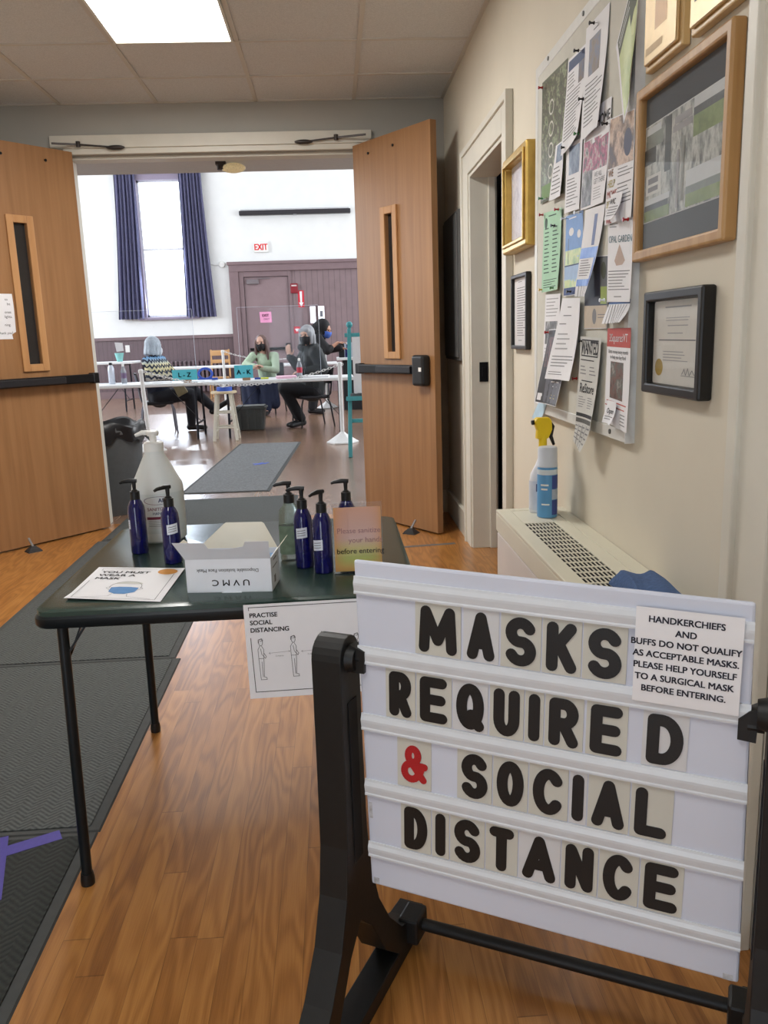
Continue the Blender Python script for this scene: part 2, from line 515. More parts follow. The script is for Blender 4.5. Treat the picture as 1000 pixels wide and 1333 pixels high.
def sheet(name, label, cat, origin, xd, yd, corners, decor=(), curl=None, mat=None, group=None, thick=0.0004, nx=6, ny=10, parent=None):
    """A printed sheet. corners TL,TR,BR,BL in the local x-y plane (metres); decor in fractions of
    width (left to right) and height (top to bottom). curl(u, v) lifts it off the plane."""
    TL, TR, BR, BL = [Vector((c[0], c[1])) for c in corners]
    W = ((TR - TL).length + (BR - BL).length) / 2
    H = ((BL - TL).length + (BR - TR).length) / 2
    curl = curl or (lambda u, v: 0.0)
    def P(u, v, lift=0.0):
        q = (TL * (1 - u) + TR * u) * (1 - v) + (BL * (1 - u) + BR * u) * v
        return (q.x, q.y, curl(u, v) + lift)
    mb = MB(mat or white_paper)
    def grid(u0, v0, u1, v1, n, m_, lift, mat_):
        mb.use(mat_)
        vs = [P(u0 + (u1 - u0) * i / n, v0 + (v1 - v0) * j / m_, lift) for j in range(m_ + 1) for i in range(n + 1)]
        mb.add(vs, [(j * (n + 1) + i, (j + 1) * (n + 1) + i, (j + 1) * (n + 1) + i + 1, j * (n + 1) + i + 1) for j in range(m_) for i in range(n)])
    grid(0, 0, 1, 1, nx, ny, thick, mat or white_paper)
    mb.use(mat or white_paper)
    o_ = len(mb.v)
    vs = [P(i / nx, j / ny, 0) for j in range(ny + 1) for i in range(nx + 1)]
    mb.add(vs, [(j * (nx + 1) + i, j * (nx + 1) + i + 1, (j + 1) * (nx + 1) + i + 1, (j + 1) * (nx + 1) + i) for j in range(ny) for i in range(nx)])
    lift = thick + 0.0004
    for d in decor:
        if d[0] == 'r':
            _, u0, v0, u1, v1, m_ = d[:6]
            lift += 0.00004
            grid(u0, v0, u1, v1, max(1, int(nx * (u1 - u0) + .5)), max(1, int(ny * (v1 - v0) + .5)), lift, m_)
        elif d[0] == 'l':      # lines of small print
            _, u0, v0, u1, v1, n, m_ = d[:7]
            rnd = random.Random(int(u0 * 1000 + v0 * 777 + n))
            for k in range(n):
                va = v0 + (v1 - v0) * k / n
                vb = va + (v1 - v0) / n * 0.28
                e = u0 + (u1 - u0) * rnd.uniform(0.6, 1.0)
                grid(u0, va, e, vb, 2, 1, lift + 0.0001, m_)
        elif d[0] == 't':
            _, s, u, v, size, m_ = d[:6]
            al = d[6] if len(d) > 6 else 'l'
            bold = d[7] if len(d) > 7 else 0.0
            sq = d[8] if len(d) > 8 else 1.0
            put_text(mb, s, u * W, -v * H, size, m_, lambda x, y: P(x / W, -y / H, lift + 0.0003), al, bold, sq)
        elif d[0] == 'p':      # polyline drawn as a thin stroke, points in fractions
            _, pts, wd, m_ = d[:4]
            mb.use(m_)
            for (a, b_) in zip(pts[:-1], pts[1:]):
                dx, dy = (b_[0] - a[0]) * W, (b_[1] - a[1]) * H
                L = math.hypot(dx, dy) or 1e-6
                ex, ey = dx / L * wd * .4, dy / L * wd * .4
                px, py = -dy / L * wd / 2, dx / L * wd / 2
                q = [(a[0] * W + px - ex, a[1] * H + py - ey), (a[0] * W - px - ex, a[1] * H - py - ey), (b_[0] * W - px + ex, b_[1] * H - py + ey), (b_[0] * W + px + ex, b_[1] * H + py + ey)]
                mb.add([P(x / W, y / H, lift + 0.0003) for x, y in q], [(0, 1, 2, 3)])
        elif d[0] == 'g':      # filled polygon
            _, pts, m_ = d[:3]
            mb.use(m_); lift += 0.00004
            mb.add([P(x, y, lift + 0.0001) for x, y in pts], [tuple(range(len(pts)))])
    o = mb.build(name, fix=False)
    x = Vector(xd).normalized(); y = Vector(yd); y = (y - x * y.dot(x)).normalized(); z = x.cross(y)
    m = Matrix((x, y, z)).transposed().to_4x4(); m.translation = Vector(origin)
    if parent is not None:
        o.parent = parent
        o.matrix_local = m
        return o
    o.matrix_world = m
    return tag(o, label, cat, group)

def circle_pts(cx, cy, rx, ry, n=16, a0=0, a1=2 * PI):
    return [(cx + rx * math.cos(a0 + (a1 - a0) * i / n), cy + ry * math.sin(a0 + (a1 - a0) * i / n)) for i in range(n + 1)]

# ------------------------------------------------------------------ palette
wall_beige = M('wall_beige_paint', (216, 208, 191), 0.75, var=0.03, scale=3)
trim_cream = M('trim_cream_paint', (214, 210, 198), 0.45, var=0.03, scale=8)
wall_grey = M('foyer_front_paint', (172, 170, 163), 0.75, var=0.03, scale=3)
hall_white = M('hall_white_plaster', (238, 240, 240), 0.8, var=0.02, scale=4)
purple_paint = M('purple_brown_paint', (128, 108, 112), 0.45, var=0.05, scale=6)
purple_dark = M('purple_brown_door_paint', (140, 120, 124), 0.45, var=0.05, scale=6)
purple_boards = boards('purple_brown_boarding', (140, 120, 124), 0.13)
wains_boards = boards('purple_brown_wainscot', (112, 94, 100), 0.10)
oak_floor = wood_floor('oak_strip_floor', (194, 137, 74), (167, 111, 54), (124, 76, 35), 0.33)
hall_oak = wood_floor('glare_greyed_floor', (160, 130, 108), (138, 108, 88), (110, 84, 68), 0.24)  # same oak, greyed: floor glare is put into the colour
tile_mat = M('ceiling_tile', (212, 213, 213), 0.95, var=0.10, scale=160, bump=0.2)
tbar_mat = M('ceiling_tee_bar', (206, 202, 194), 0.6, var=0)
door_wood = veneer('birch_door_veneer', (166, 122, 80), (140, 99, 62), 'z', 0.45)
door_edge_wood = veneer('birch_door_edge', (156, 116, 76), (128, 90, 56), 'z', 0.5)
bead_wood = veneer('birch_bead', (198, 150, 100), (176, 126, 78), 'z', 0.5)
black_metal = M('black_metal', (28, 29, 32), 0.38, metal=0.5, var=0.1)
dark_bronze = M('dark_bronze_metal', (66, 60, 58), 0.45, metal=0.6, var=0.1)
steel = M('brushed_steel', (170, 172, 176), 0.35, metal=0.9, var=0.06, stretch=(1, 1, 12))
dark_gap = M('deep_shadow_grey', (30, 30, 33), 0.9, var=0)
black_plastic = M('black_plastic', (20, 20, 22), 0.42, var=0.1, scale=60)
white_plastic = M('white_plastic', (236, 236, 234), 0.4, var=0.02)
clear_glass = glass('clear_glass')
XW = 0.80      # right-hand wall face
YF = 5.81      # foyer side of the wall with the double doors
CZ = 2.76      # foyer ceiling
OX0, OX1, OZ = -1.655, 0.235, 2.455
HX0, HX1, HY, HZ = -9.0, 6.0, 20.0, 6.4

# ------------------------------------------------------------------ room shell
o = struct(MB(oak_floor).box(-2.6, 2.2, -2.2, 5.90, -0.05, 0).build('floor'))
o = struct(MB(hall_oak).box(HX0, HX1, 5.90, HY, -0.05, 0).build('floor'))
# right wall, with its doorway, kept as four pieces of one mesh
DY0, DY1, DZ = 3.83, 4.77, 2.10
CY0, CY1 = 0.55, 1.45      # second doorway, beside the camera
mb = MB(wall_beige)
mb.box(XW, XW + .13, CY1, DY0, 0, CZ).box(XW, XW + .13, DY1, YF, 0, CZ).box(XW, XW + .13, DY0, DY1, DZ, CZ)
mb.box(XW, XW + .13, -2.2, CY0, 0, CZ).box(XW, XW + .13, CY0, CY1, DZ, CZ)
struct(mb.build('wall_right'))
mb = MB(wall_beige).box(-2.6, -2.47, -2.2, YF, 0, CZ)
struct(mb.build('wall_left'))
mb = MB(wall_grey).box(-2.6, OX0, YF, YF + .19, 0, HZ).box(OX1, XW + .13, YF, YF + .19, 0, HZ).box(OX0, OX1, YF, YF + .19, OZ, HZ)
mb.use(hall_white).box(HX0, -2.6, YF, YF + .19, 0, HZ).box(XW + .13, HX1, YF, YF + .19, 0, HZ)
struct(mb.build('wall_front'))
# unseen wall behind the camera; open gap added to let sky light in
mb = MB(wall_beige).box(-2.6, -1.8, -2.2, -2.05, 0, CZ).box(-0.8, XW + .13, -2.2, -2.05, 0, CZ).box(-1.8, -0.8, -2.2, -2.05, 2.15, CZ)
struct(mb.build('wall_back'))
struct(MB(tile_mat).box(-2.6, 2.2, -2.2, YF, CZ, CZ + .05).build('ceiling'))
mb = MB(tbar_mat)
for x in (-2.26, -1.655, -1.045, -0.415, 0.215):
    mb.box(x - .012, x + .012, -2.05, YF, CZ - .006, CZ + .002)
for k in range(13):
    y = 5.285 - .585 * k
    mb.box(-2.47, XW, y - .012, y + .012, CZ - .007, CZ + .002)
mb.box(-2.47, XW, YF - .02, YF, CZ - .006, CZ).box(XW - .02, XW, -2.05, YF, CZ - .006, CZ).box(-2.47, -2.45, -2.05, YF, CZ - .006, CZ)
struct(mb.build('trim_1'))
# hall shell
WX0, WX1, WZ0, WZ1 = -4.23, -3.19, 1.83, 4.84
mb = MB(hall_white)
mb.box(HX0, WX0, HY, HY + .3, 0, HZ).box(WX1, HX1, HY, HY + .3, 0, HZ).box(WX0, WX1, HY, HY + .3, 0, WZ0).box(WX0, WX1, HY, HY + .3, WZ1, HZ)
struct(mb.build('wall_far'))
struct(MB(hall_white).box(HX0 - .2, HX0, YF, HY, 0, HZ).build('wall_west'))
struct(MB(hall_white).box(HX1, HX1 + .2, YF, HY, 0, HZ).build('wall_east'))
struct(MB(hall_white).box(HX0, HX1, YF, HY, HZ, HZ + .1).build('ceiling'))
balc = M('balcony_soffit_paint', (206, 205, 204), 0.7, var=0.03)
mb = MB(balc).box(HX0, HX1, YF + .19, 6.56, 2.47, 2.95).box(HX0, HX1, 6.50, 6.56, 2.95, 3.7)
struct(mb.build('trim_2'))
# wainscot of the hall's far wall, left of the doors
mb = MB(wains_boards).box(HX0, -2.27, HY - .02, HY, 0, 1.36)
mb.use(purple_paint).box(HX0, -2.27, HY - .05, HY, 1.33, 1.40).box(HX0, -2.27, HY - .035, HY, 0, .16)
struct(mb.build('trim_3'))
# head casing over the double doors
mb = MB(trim_cream).box(-1.736, 0.321, YF - .03, YF, 2.49, 2.568).box(-1.66, 0.25, YF - .018, YF, OZ, 2.49)
mb.box(OX0 - .07, OX0, YF - .02, YF, 0, OZ).box(OX1, OX1 + .07, YF - .02, YF, 0, OZ)
mb.box(OX0, OX1, YF + .05, YF + .17, OZ - .02, OZ).box(OX0, OX0 + .02, YF + .05, YF + .17, 0, OZ).box(OX1 - .02, OX1, YF + .05, YF + .17, 0, OZ)
struct(mb.build('trim_4', bevel=.003))
mb = MB(trim_cream).box(XW - .02, XW, DY1 + .15, YF, 0, .15).box(XW - .026, XW, DY1 + .15, YF, .15, .17)
mb.box(XW - .02, XW, 1.60, DY0 - .14, 0, .15)
struct(mb.build('baseboard_right', bevel=.003))
mb = MB(trim_cream).box(-2.47, -2.45, -2.05, YF, 0, .16).box(OX1 + .07, XW, YF - .02, YF, 0, .16).box(-2.47, OX0 - .07, YF - .02, YF, 0, .16)
struct(mb.build('baseboard_left'))
# casing of the side doorway (behind the right leaf), with its jamb and stop
mb = MB(trim_cream)
for y0, y1 in ((DY0 - .14, DY0), (DY1, DY1 + .17)):
    mb.box(XW - .022, XW, y0, y1, 0, DZ + .14)
mb.box(XW - .022, XW, DY0, DY1, DZ, DZ + .14)
mb.box(XW - .034, XW - .001, DY0 - .143, DY0 - .11, 0, DZ + .142).box(XW - .034, XW - .001, DY1 + .14, DY1 + .173, 0, DZ + .142).box(XW - .033, XW - .001, DY0 - .11, DY1 + .14, DZ + .11, DZ + .142)
mb.box(XW - .012, XW + .14, DY1 - .02, DY1 - .001, 0, DZ).box(XW - .012, XW + .14, DY0 + .001, DY0 + .02, 0, DZ).box(XW - .012, XW + .14, DY0 + .02, DY1 - .02, DZ - .02, DZ - .001)
mb.box(XW + .09, XW + .13, DY1 - .035, DY1 - .02, 0, DZ)
struct(mb.build('trim_5', bevel=.003))
mb = MB(trim_cream).box(XW - .022, XW, CY1 - .02, CY1 + .13, 0, DZ + .13).box(XW - .034, XW - .001, CY1 + .095, CY1 + .133, 0, DZ + .133)
mb.box(XW + .002, XW + .13, CY1 - .024, CY1 - .001, 0, DZ).box(XW - .022, XW, CY0 - .13, CY0 + .02, 0, DZ + .13).box(XW - .022, XW, CY0, CY1, DZ, DZ + .13)
struct(mb.build('trim_6', bevel=.003))
d = thing('door', 'cream flush side door standing shut beside the letter sign', 'door', (XW + .05, CY0 + .02, 0))
d['kind'] = 'structure'
d.name = 'door_3'
MB(trim_cream).box(0, .045, 0, CY1 - CY0 - .04, 0.01, DZ - .01).build('door_panel', d)
# closet behind the side doorway
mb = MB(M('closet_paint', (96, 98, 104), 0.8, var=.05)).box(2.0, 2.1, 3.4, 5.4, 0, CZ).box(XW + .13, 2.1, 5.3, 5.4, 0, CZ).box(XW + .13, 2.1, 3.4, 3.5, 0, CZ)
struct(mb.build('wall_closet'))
sh = thing('shelf_unit', 'dark shelving seen through the narrow gap of the side doorway', 'shelf', (1.05, 4.88, 0))
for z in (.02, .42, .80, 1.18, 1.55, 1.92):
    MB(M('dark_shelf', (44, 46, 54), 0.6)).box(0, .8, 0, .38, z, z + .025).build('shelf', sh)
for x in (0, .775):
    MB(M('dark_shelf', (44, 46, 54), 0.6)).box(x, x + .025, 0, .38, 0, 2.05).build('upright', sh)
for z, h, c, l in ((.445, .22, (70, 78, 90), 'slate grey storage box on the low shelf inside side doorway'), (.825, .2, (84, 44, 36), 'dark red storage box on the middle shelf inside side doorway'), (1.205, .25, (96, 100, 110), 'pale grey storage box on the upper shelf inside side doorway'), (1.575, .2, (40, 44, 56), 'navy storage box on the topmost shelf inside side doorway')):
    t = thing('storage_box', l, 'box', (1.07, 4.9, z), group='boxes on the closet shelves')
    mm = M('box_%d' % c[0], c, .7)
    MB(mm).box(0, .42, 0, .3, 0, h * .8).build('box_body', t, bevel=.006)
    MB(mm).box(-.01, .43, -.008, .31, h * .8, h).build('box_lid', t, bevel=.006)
mb = MB(black_metal).box(XW + .035, XW + .085, DY1 - .024, DY1 - .018, .98, 1.09).box(XW + .05, XW + .07, DY1 - .028, DY1 - .02, 1.01, 1.06)
tag(mb.build('strike_plate'), 'dark strike plate on the cream jamb of side doorway', 'plate')
# grey cabinet flush on the wall behind the open right leaf
t = thing('wall_panel', 'dark grey metal panel on the wall behind the open right door', 'panel', (XW, 5.40, 1.53))
pm = M('panel_grey_metal', (92, 92, 92), 0.55, var=.04)
MB(pm).box(-.025, 0, -.31, .31, -.44, .44).build('panel_box', t, bevel=.004)
MB(pm).box(-.034, -.025, -.29, .29, -.42, .42).build('panel_door', t, bevel=.003)

# ------------------------------------------------------------------ double doors
def door_leaf(nm, label, hinge, free, side):
    """side = +1: free edge lies to the right of the hinge as the camera sees it. Local x runs
    hinge -> free edge, local y points to the camera side."""
    hx, hy = hinge; fx, fy = free
    d = Vector((fx - hx, fy - hy, 0)); L = d.length; d.normalize()
    n = Vector((d.y, -d.x, 0)) if side > 0 else Vector((-d.y, d.x, 0))
    t = bpy.data.objects.new(nm, None); COL.objects.link(t)
    z = d.cross(n)
    # keep a right-handed frame with z up
    flip = z.z < 0
    m = Matrix((d, n if not flip else -n, Vector((0, 0, 1)))).transposed().to_4x4()
    m.translation = Vector((hx, hy, 0.012))
    t.matrix_world = m
    t['label'] = label; t['category'] = 'door'; t['kind'] = 'structure'
    s = -1.0 if flip else 1.0
    def Y(a): return a * s
    H = 2.455
    T = .045
    wx0, wx1, wz0, wz1 = L * .425, L * .525, 1.14, 1.99     # narrow light
    mb = MB(door_wood)
    for x0, x1, z0, z1 in ((0, wx0, 0, H), (wx1, L, 0, H), (wx0, wx1, 0, wz0), (wx0, wx1, wz1, H)):
        mb.box(x0, x1, min(Y(-T), Y(0)), max(Y(-T), Y(0)), z0, z1)
    mb.build('door_panel', t)
    mb = MB(door_edge_wood).box(L, L + .003, min(Y(-T), Y(0)), max(Y(-T), Y(0)), 0, H)
    mb.build('edge_band', t)
    fr = MB(bead_wood)
    bw = .045
    for x0, x1, z0, z1 in ((wx0 - bw, wx0, wz0 - bw, wz1 + bw), (wx1, wx1 + bw, wz0 - bw, wz1 + bw), (wx0, wx1, wz0 - bw, wz0), (wx0, wx1, wz1, wz1 + bw)):
        fr.box(x0, x1, min(Y(0), Y(.014)), max(Y(0), Y(.014)), z0, z1)
        fr.box(x0, x1, min(Y(-T - .014), Y(-T)), max(Y(-T - .014), Y(-T)), z0, z1)
    f = fr.build('window_bead', t, bevel=.003)
    MB(M('wired_glass', (52, 50, 50), 0.25, var=.1, trans=0.25)).box(wx0, wx1, min(Y(-.026), Y(-.02)), max(Y(-.026), Y(-.02)), wz0, wz1).build('pane', f)
    # panic bar
    bz = 1.03
    mb = MB(black_metal)
    mb.box(.04, L - .13, min(Y(.01), Y(.055)), max(Y(.01), Y(.055)), bz - .028, bz + .028)
    pb = mb.build('panic_bar', t, bevel=.006)
    MB(M('panic_pad', (52, 52, 56), .4, metal=.5)).box(.26, L - .16, min(Y(.05), Y(.068)), max(Y(.05), Y(.068)), bz - .022, bz + .02).build('push_pad', pb, bevel=.004)
    MB(black_metal).box(.0, .05, min(Y(0), Y(.05)), max(Y(0), Y(.05)), bz - .035, bz + .035).build('end_bracket', pb, bevel=.006)
    mb = MB(black_plastic).box(L - .15, L - .035, min(Y(0), Y(.065)), max(Y(0), Y(.065)), bz - .10, bz + .09)
    lb = mb.build('latch_case', t, bevel=.018, seg=3)
    MB(white_plastic).box(L - .075, L - .05, min(Y(.064), Y(.067)), max(Y(.064), Y(.067)), bz - .01, bz + .015).build('key_label', lb)
    mb = MB(black_metal)
    for x, z in ((.22, 2.38), (.55, 2.38)):
        mb.cyl((x * L, Y(0), z), (x * L, Y(.006), z), .008)
    mb.build('bolt_head', t)
    return t
right_door = door_leaf('door_2', 'right leaf of the double doors, wide open, birch veneer with black latch case', (.195, 5.775), (.622, 5.115), 1)
left_door = door_leaf('door_1', 'left leaf of the double doors, wide open at the left edge, birch veneer with paper notice', (-1.60, 5.775), (-2.172, 5.10), -1)

# notice taped to the left leaf
q = left_door.matrix_world
yd = Vector((0, 0, 1))
xl = Vector((1.60 - 2.172, 0, 0))
nd = Vector((-2.172 + 1.60, 5.10 - 5.775, 0)).normalized()
o0 = Vector((-1.60, 5.775, 0)) + nd * .635
nn = Vector((-nd.y, nd.x, 0))
sheet('door_notice', 'white typed notice taped to the left birch door at picture edge', 'notice', tuple(o0 + nn * .001 + Vector((0, 0, 1.44))), -nd, yd,
      [(-.10, .14), (.11, .14), (.11, -.13), (-.10, -.13)],
      [('t', 'to', .84, .15, .022, black_ink, 'r'), ('t', 'be', .90, .25, .022, black_ink, 'r'), ('t', 'ones', .90, .43, .022, black_ink, 'r'), ('t', 'lights.', .92, .53, .022, black_ink, 'r'), ('t', 'ning.', .86, .71, .022, black_ink, 'r'), ('t', 'Thank you!', .90, .89, .022, black_ink, 'r')],
      curl=lambda u, v: .002 + .004 * math.sin(v * 5) * u)

# closer arms on the head casing
def closer(label, a, j, s):
    t = thing('door_closer_arm', label, 'door closer', a, group='door closer arms over the double doors')
    A, J, S_ = Vector((0, 0, 0)), Vector(j) - Vector(a), Vector(s) - Vector(a)
    MB(dark_bronze).bar(A, J, .008, .012).build('main_arm', t)
    MB(dark_bronze).bar(J, S_, .007, .010).build('fore_arm', t)
    MB(dark_bronze).cyl(J - Vector((0, 0, .015)), J + Vector((0, 0, .018)), .014).build('elbow_joint', t)
    MB(dark_bronze).ball(S_, (.06, .014, .014)).box(S_.x - .03, S_.x + .03, S_.y, YF - .03 - a[1] if False else S_.y + .02, S_.z - .01, S_.z + .01).build('shoe', t)
closer('dark closer arm over the left door, reaching right along the head casing', (-1.70, 5.70, 2.505), (-1.55, 5.755, 2.507), (-1.32, 5.762, 2.487))
closer('dark closer arm over the right door, reaching left along the head casing', (.28, 5.70, 2.52), (.09, 5.755, 2.517), (-.12, 5.762, 2.497))

def stop(label, x, y, rz):
    t = thing('door_stop', label, 'door stop', (x, y, 0), rz, group='rubber kick-down door stops')
    mb = MB(M('stop_rubber', (48, 46, 46), .7)).rings([[(-.045, -.04, 0), (.045, -.04, 0), (.045, .04, 0), (-.045, .04, 0)], [(-.03, -.03, .02), (.03, -.03, .02), (.03, .02, .02), (-.03, .02, .02)], [(-.015, -.012, .034), (.015, -.012, .034), (.015, .01, .034), (-.015, .01, .034)]])
    mb.build('foot', t)
    MB(steel).bar((0, 0, .03), (0, .06, .075), .012, .008).build('lever', t)
stop('dark rubber door stop at the foot of the left birch door', -1.93, 5.19, .7)
stop('dark rubber door stop at the foot of the right birch door', .46, 5.20, -.6)

# ------------------------------------------------------------------ foyer ceiling panel
t = thing('ceiling_light', 'bright square-edged ceiling light panel set in the tile grid', 'ceiling light', (-.73, 4.09, CZ))
fm = M('light_frame', (228, 228, 222), .5, var=0)
MB(fm).box(-.30, -.288, -.60, .60, -.012, .0).box(.288, .30, -.60, .60, -.012, 0).box(-.30, .30, -.60, -.588, -.012, 0).box(-.30, .30, .588, .60, -.012, 0).build('frame', t)
em = M('lit_diffuser', (255, 252, 244), .5, var=0, emit=5.5)
MB(em).box(-.288, .288, -.588, .588, -.008, -.003).build('diffuser', t)
t2 = copy_tree(t); t2.location = (-.73, .41, CZ); t2['label'] = 'added fill light panel in the ceiling, behind the viewpoint'  # glowing copy added out of view as fill for the foyer

# light on the balcony soffit, seen through the opening
t = thing('soffit_light', 'amber glass light with dark holder under the soffit past the doors', 'light', (-.66, 6.20, 2.47))
MB(dark_bronze).cyl((-.05, 0, 0), (-.05, 0, -.05), .028).box(-.085, -.015, -.03, .03, -.02, 0).build('holder', t)
mb = MB(M('amber_glass', (226, 206, 160), .25, var=.2, scale=120, emit=.25))
mb.ball((.035, 0, -.04), (.085, .045, .034), 18, 10)
mb.build('lamp_glass', t, smooth=True)

# ------------------------------------------------------------------ mats on the floor
carpet = rubber_mat('ribbed_grey_carpet', (50, 53, 53), (92, 96, 95), .017)
carpet_dark = rubber_mat('old_dark_carpet', (22, 25, 24), (46, 50, 47), .02)
mat_edge = M('rubber_mat_edge', (70, 72, 72), .8, var=.08)
def floor_mat(label, x0, x1, y0, y1, m, rz=0, edge=.03, group='grey walk-off mats'):
    cx, cy = (x0 + x1) / 2, (y0 + y1) / 2
    t = thing('floor_mat', label, 'mat', (cx, cy, 0), rz, group=group)
    w, h = (x1 - x0) / 2, (y1 - y0) / 2
    MB(mat_edge).rings([[(-w, -h, .0), (w, -h, 0), (w, h, 0), (-w, h, 0)], [(-w + .004, -h + .004, .005), (w - .004, -h + .004, .005), (w - .004, h - .004, .005), (-w + .004, h - .004, .005)]]).build('rubber_edge', t)
    MB(m).box(-w + edge, w - edge, -h + edge * .7, h - edge * .7, .0051, .009).build('carpet_pile', t, bevel=.002)
    return t
floor_mat('old dark green-black mat with purple tape, nearest of the foyer mats', -1.70, -.672, .45, 2.012, carpet_dark)
floor_mat('grey ribbed mat beneath the left table legs, second from the viewpoint', -1.56, -.668, 2.014, 3.222, carpet)
floor_mat('long grey ribbed mat between table and left door, third from the viewpoint', -1.58, -.69, 3.224, 5.36, carpet)
floor_mat('wide grey mat lying across the threshold of the double doors', -1.56, -.325, 5.37, 6.70, carpet)
floor_mat('grey waffle mat in the hall beyond the threshold, turned slightly', -1.26, -.50, 6.95, 10.25, M('waffle_mat', (112, 114, 116), .85, var=.25, scale=60, bump=.8), -.045)
purple = M('purple_tape', (72, 62, 148), .5, var=.08, scale=80)
mb = MB(purple)
def tape(mb, a, b, w, z=.0092, h=.0006):
    a, b = Vector((a[0], a[1], 0)), Vector((b[0], b[1], 0))
    d = (b - a).normalized(); n = Vector((-d.y, d.x, 0)) * w / 2
    mb.rings([[p + Vector((0, 0, zz)) for p in (a - n, a + n, b + n, b - n)] for zz in (z, z + h)])
tape(mb, (-.765, 2.0), (-1.10, 1.83), .045)
tag(mb.build('purple_tape_strip'), 'purple tape strip slanting across the dark mat, long arm of the mark', 'tape', 'purple tape mark on the dark mat')
mb = MB(purple); tape(mb, (-.925, 2.0), (-.845, 1.74), .05, .0098)
tag(mb.build('purple_tape_strip'), 'purple tape strip crossing the slanted one near the left picture edge', 'tape', 'purple tape mark on the dark mat')
mb = MB(M('blue_tape', (60, 90, 190), .5)); 
for a, b in (((-.86, 8.52), (-.72, 8.48)), ((-.84, 8.42), (-.76, 8.57)), ((-.80, 8.44), (-.70, 8.55))): tape(mb, a, b, .03, .0092 + .0006 * len(mb.v) / 8)
tag(mb.build('blue_tape_mark'), 'small blue tape mark in the middle of the hall waffle mat', 'tape')
mb = MB(M('grey_floor_tape', (104, 100, 98), .6)); tape(mb, (.22, 4.84), (.70, 4.885), .035, .0005)
tag(mb.build('floor_tape'), 'grey tape strip on the oak floor in front of the right door', 'tape')

# ------------------------------------------------------------------ right wall: frame helper
WXD, WYD = (0, -1, 0), (0, 0, 1)      # as one faces the right wall: x to the right, y up, z out of the wall
def on_wall(y, z, out=0.0):
    return (XW - out, y, z)

oak = veneer('oak_frame', (196, 156, 104), (162, 121, 72), 'y', .45)
oak_x = veneer('oak_frame_rail', (196, 150, 98), (160, 114, 66), 'x', .45)
gold = M('gold_leaf', (206, 172, 96), .32, metal=.85, var=.15, scale=20)
black_frame = M('black_frame', (24, 23, 23), .4, var=.1)
picture_glass = glass('picture_glass', gloss=.08, mirror=.35)

def picture(label, y0, y1, z0, z1, face, depth, mat, build_art, group=None, cat='picture', name='picture_frame', tilt=0.0, gloss=True):
    """y0 = far edge, y1 = near edge."""
    w, h = y0 - y1, z1 - z0
    t = thing(name, label, cat, on_wall((y0 + y1) / 2, (z0 + z1) / 2, .001), xd=(0, -math.cos(tilt), math.sin(tilt)), yd=WYD, group=group)
    MB(mat).frame(w, h, face, depth).build('frame', t, bevel=min(face, depth) * .22, seg=2)
    MB(M('backing_board', (150, 140, 120), .8)).box(-w / 2 + .004, w / 2 - .004, -h / 2 + .004, h / 2 - .004, 0, depth * .35).build('backing', t)
    build_art(t, w - 2 * face, h - 2 * face, depth * .35)
    if gloss:
        mb = MB(picture_glass)
        a, b, z = w / 2 - face * .9, h / 2 - face * .9, depth * .62
        mb.add([(-a, -b, z), (a, -b, z), (a, b, z), (-a, b, z)], [(0, 1, 2, 3)])
        mb.build('glass', t, fix=False)
    return t

def art_sheet(t, name, w, h, z, decor, mat=None):
    return sheet(name, '', '', (0, 0, z), (1, 0, 0), (0, 1, 0), [(-w / 2, h / 2), (w / 2, h / 2), (w / 2, -h / 2), (-w / 2, -h / 2)], decor, mat=mat, parent=t, nx=4, ny=4)

# the big oak frame with the grey collage
mat_card = M('dark_grey_mount', (88, 92, 97), .7, var=.03)
col_a = photo('collage_grey', [(62, 66, 66), (146, 150, 146), (206, 208, 202), (110, 114, 110)], 11, 6, stretch=(2.2, 1, 1))
col_b = photo('collage_hills', [(92, 96, 100), (120, 126, 120), (140, 150, 138)], 6)
col_green = photo('collage_green_field', [(96, 116, 66), (126, 144, 84), (150, 162, 110)], 8)
col_sky = M('collage_sky', (206, 210, 212), .5, var=.03)
col_dk = photo('collage_dark_trees', [(52, 56, 56), (84, 88, 86)], 14)
def collage(t, w, h, z):
    art_sheet(t, 'mount', w, h, z, [], mat_card)
    a = art_sheet(t, 'collage_print', w * .99, h * .64, z + .001, [
        ('r', .01, .01, .99, .99, col_a),
        ('r', .62, .01, .99, .18, col_sky), ('r', .62, .10, .99, .22, col_dk), ('r', .62, .17, .99, .36, col_green),
        ('r', .02, .03, .22, .12, col_sky), ('r', .02, .10, .25, .24, col_b), ('r', .0, .24, .16, .40, col_dk),
        ('r', .28, .02, .36, .55, col_dk), ('r', .56, .64, .99, .80, col_sky), ('r', .56, .79, .99, .97, col_b), ('r', .56, .86, .99, .98, col_green),
        ('r', .03, .52, .24, .72, M('collage_card', (214, 214, 210), .6)), ('r', .06, .55, .2, .61, grey_ink), ('r', .06, .64, .2, .69, grey_ink),
        ('r', .02, .76, .36, .82, col_sky), ('r', .02, .82, .34, .9, col_dk), ('r', .02, .88, .36, .99, col_green),
        ('r', .40, .08, .60, .15, pale_ink), ('r', .38, .16, .61, .22, pale_ink),
        ('r', .44, .4, .47, .95, pale_ink), ('r', .5, .3, .53, .9, M('collage_stem', (150, 152, 148), .6))], M('print_border', (214, 216, 216), .6))
picture('large oak frame with dark mount around a grey photo collage', 2.150, 1.648, 1.418, 1.818, .026, .03, oak, collage)
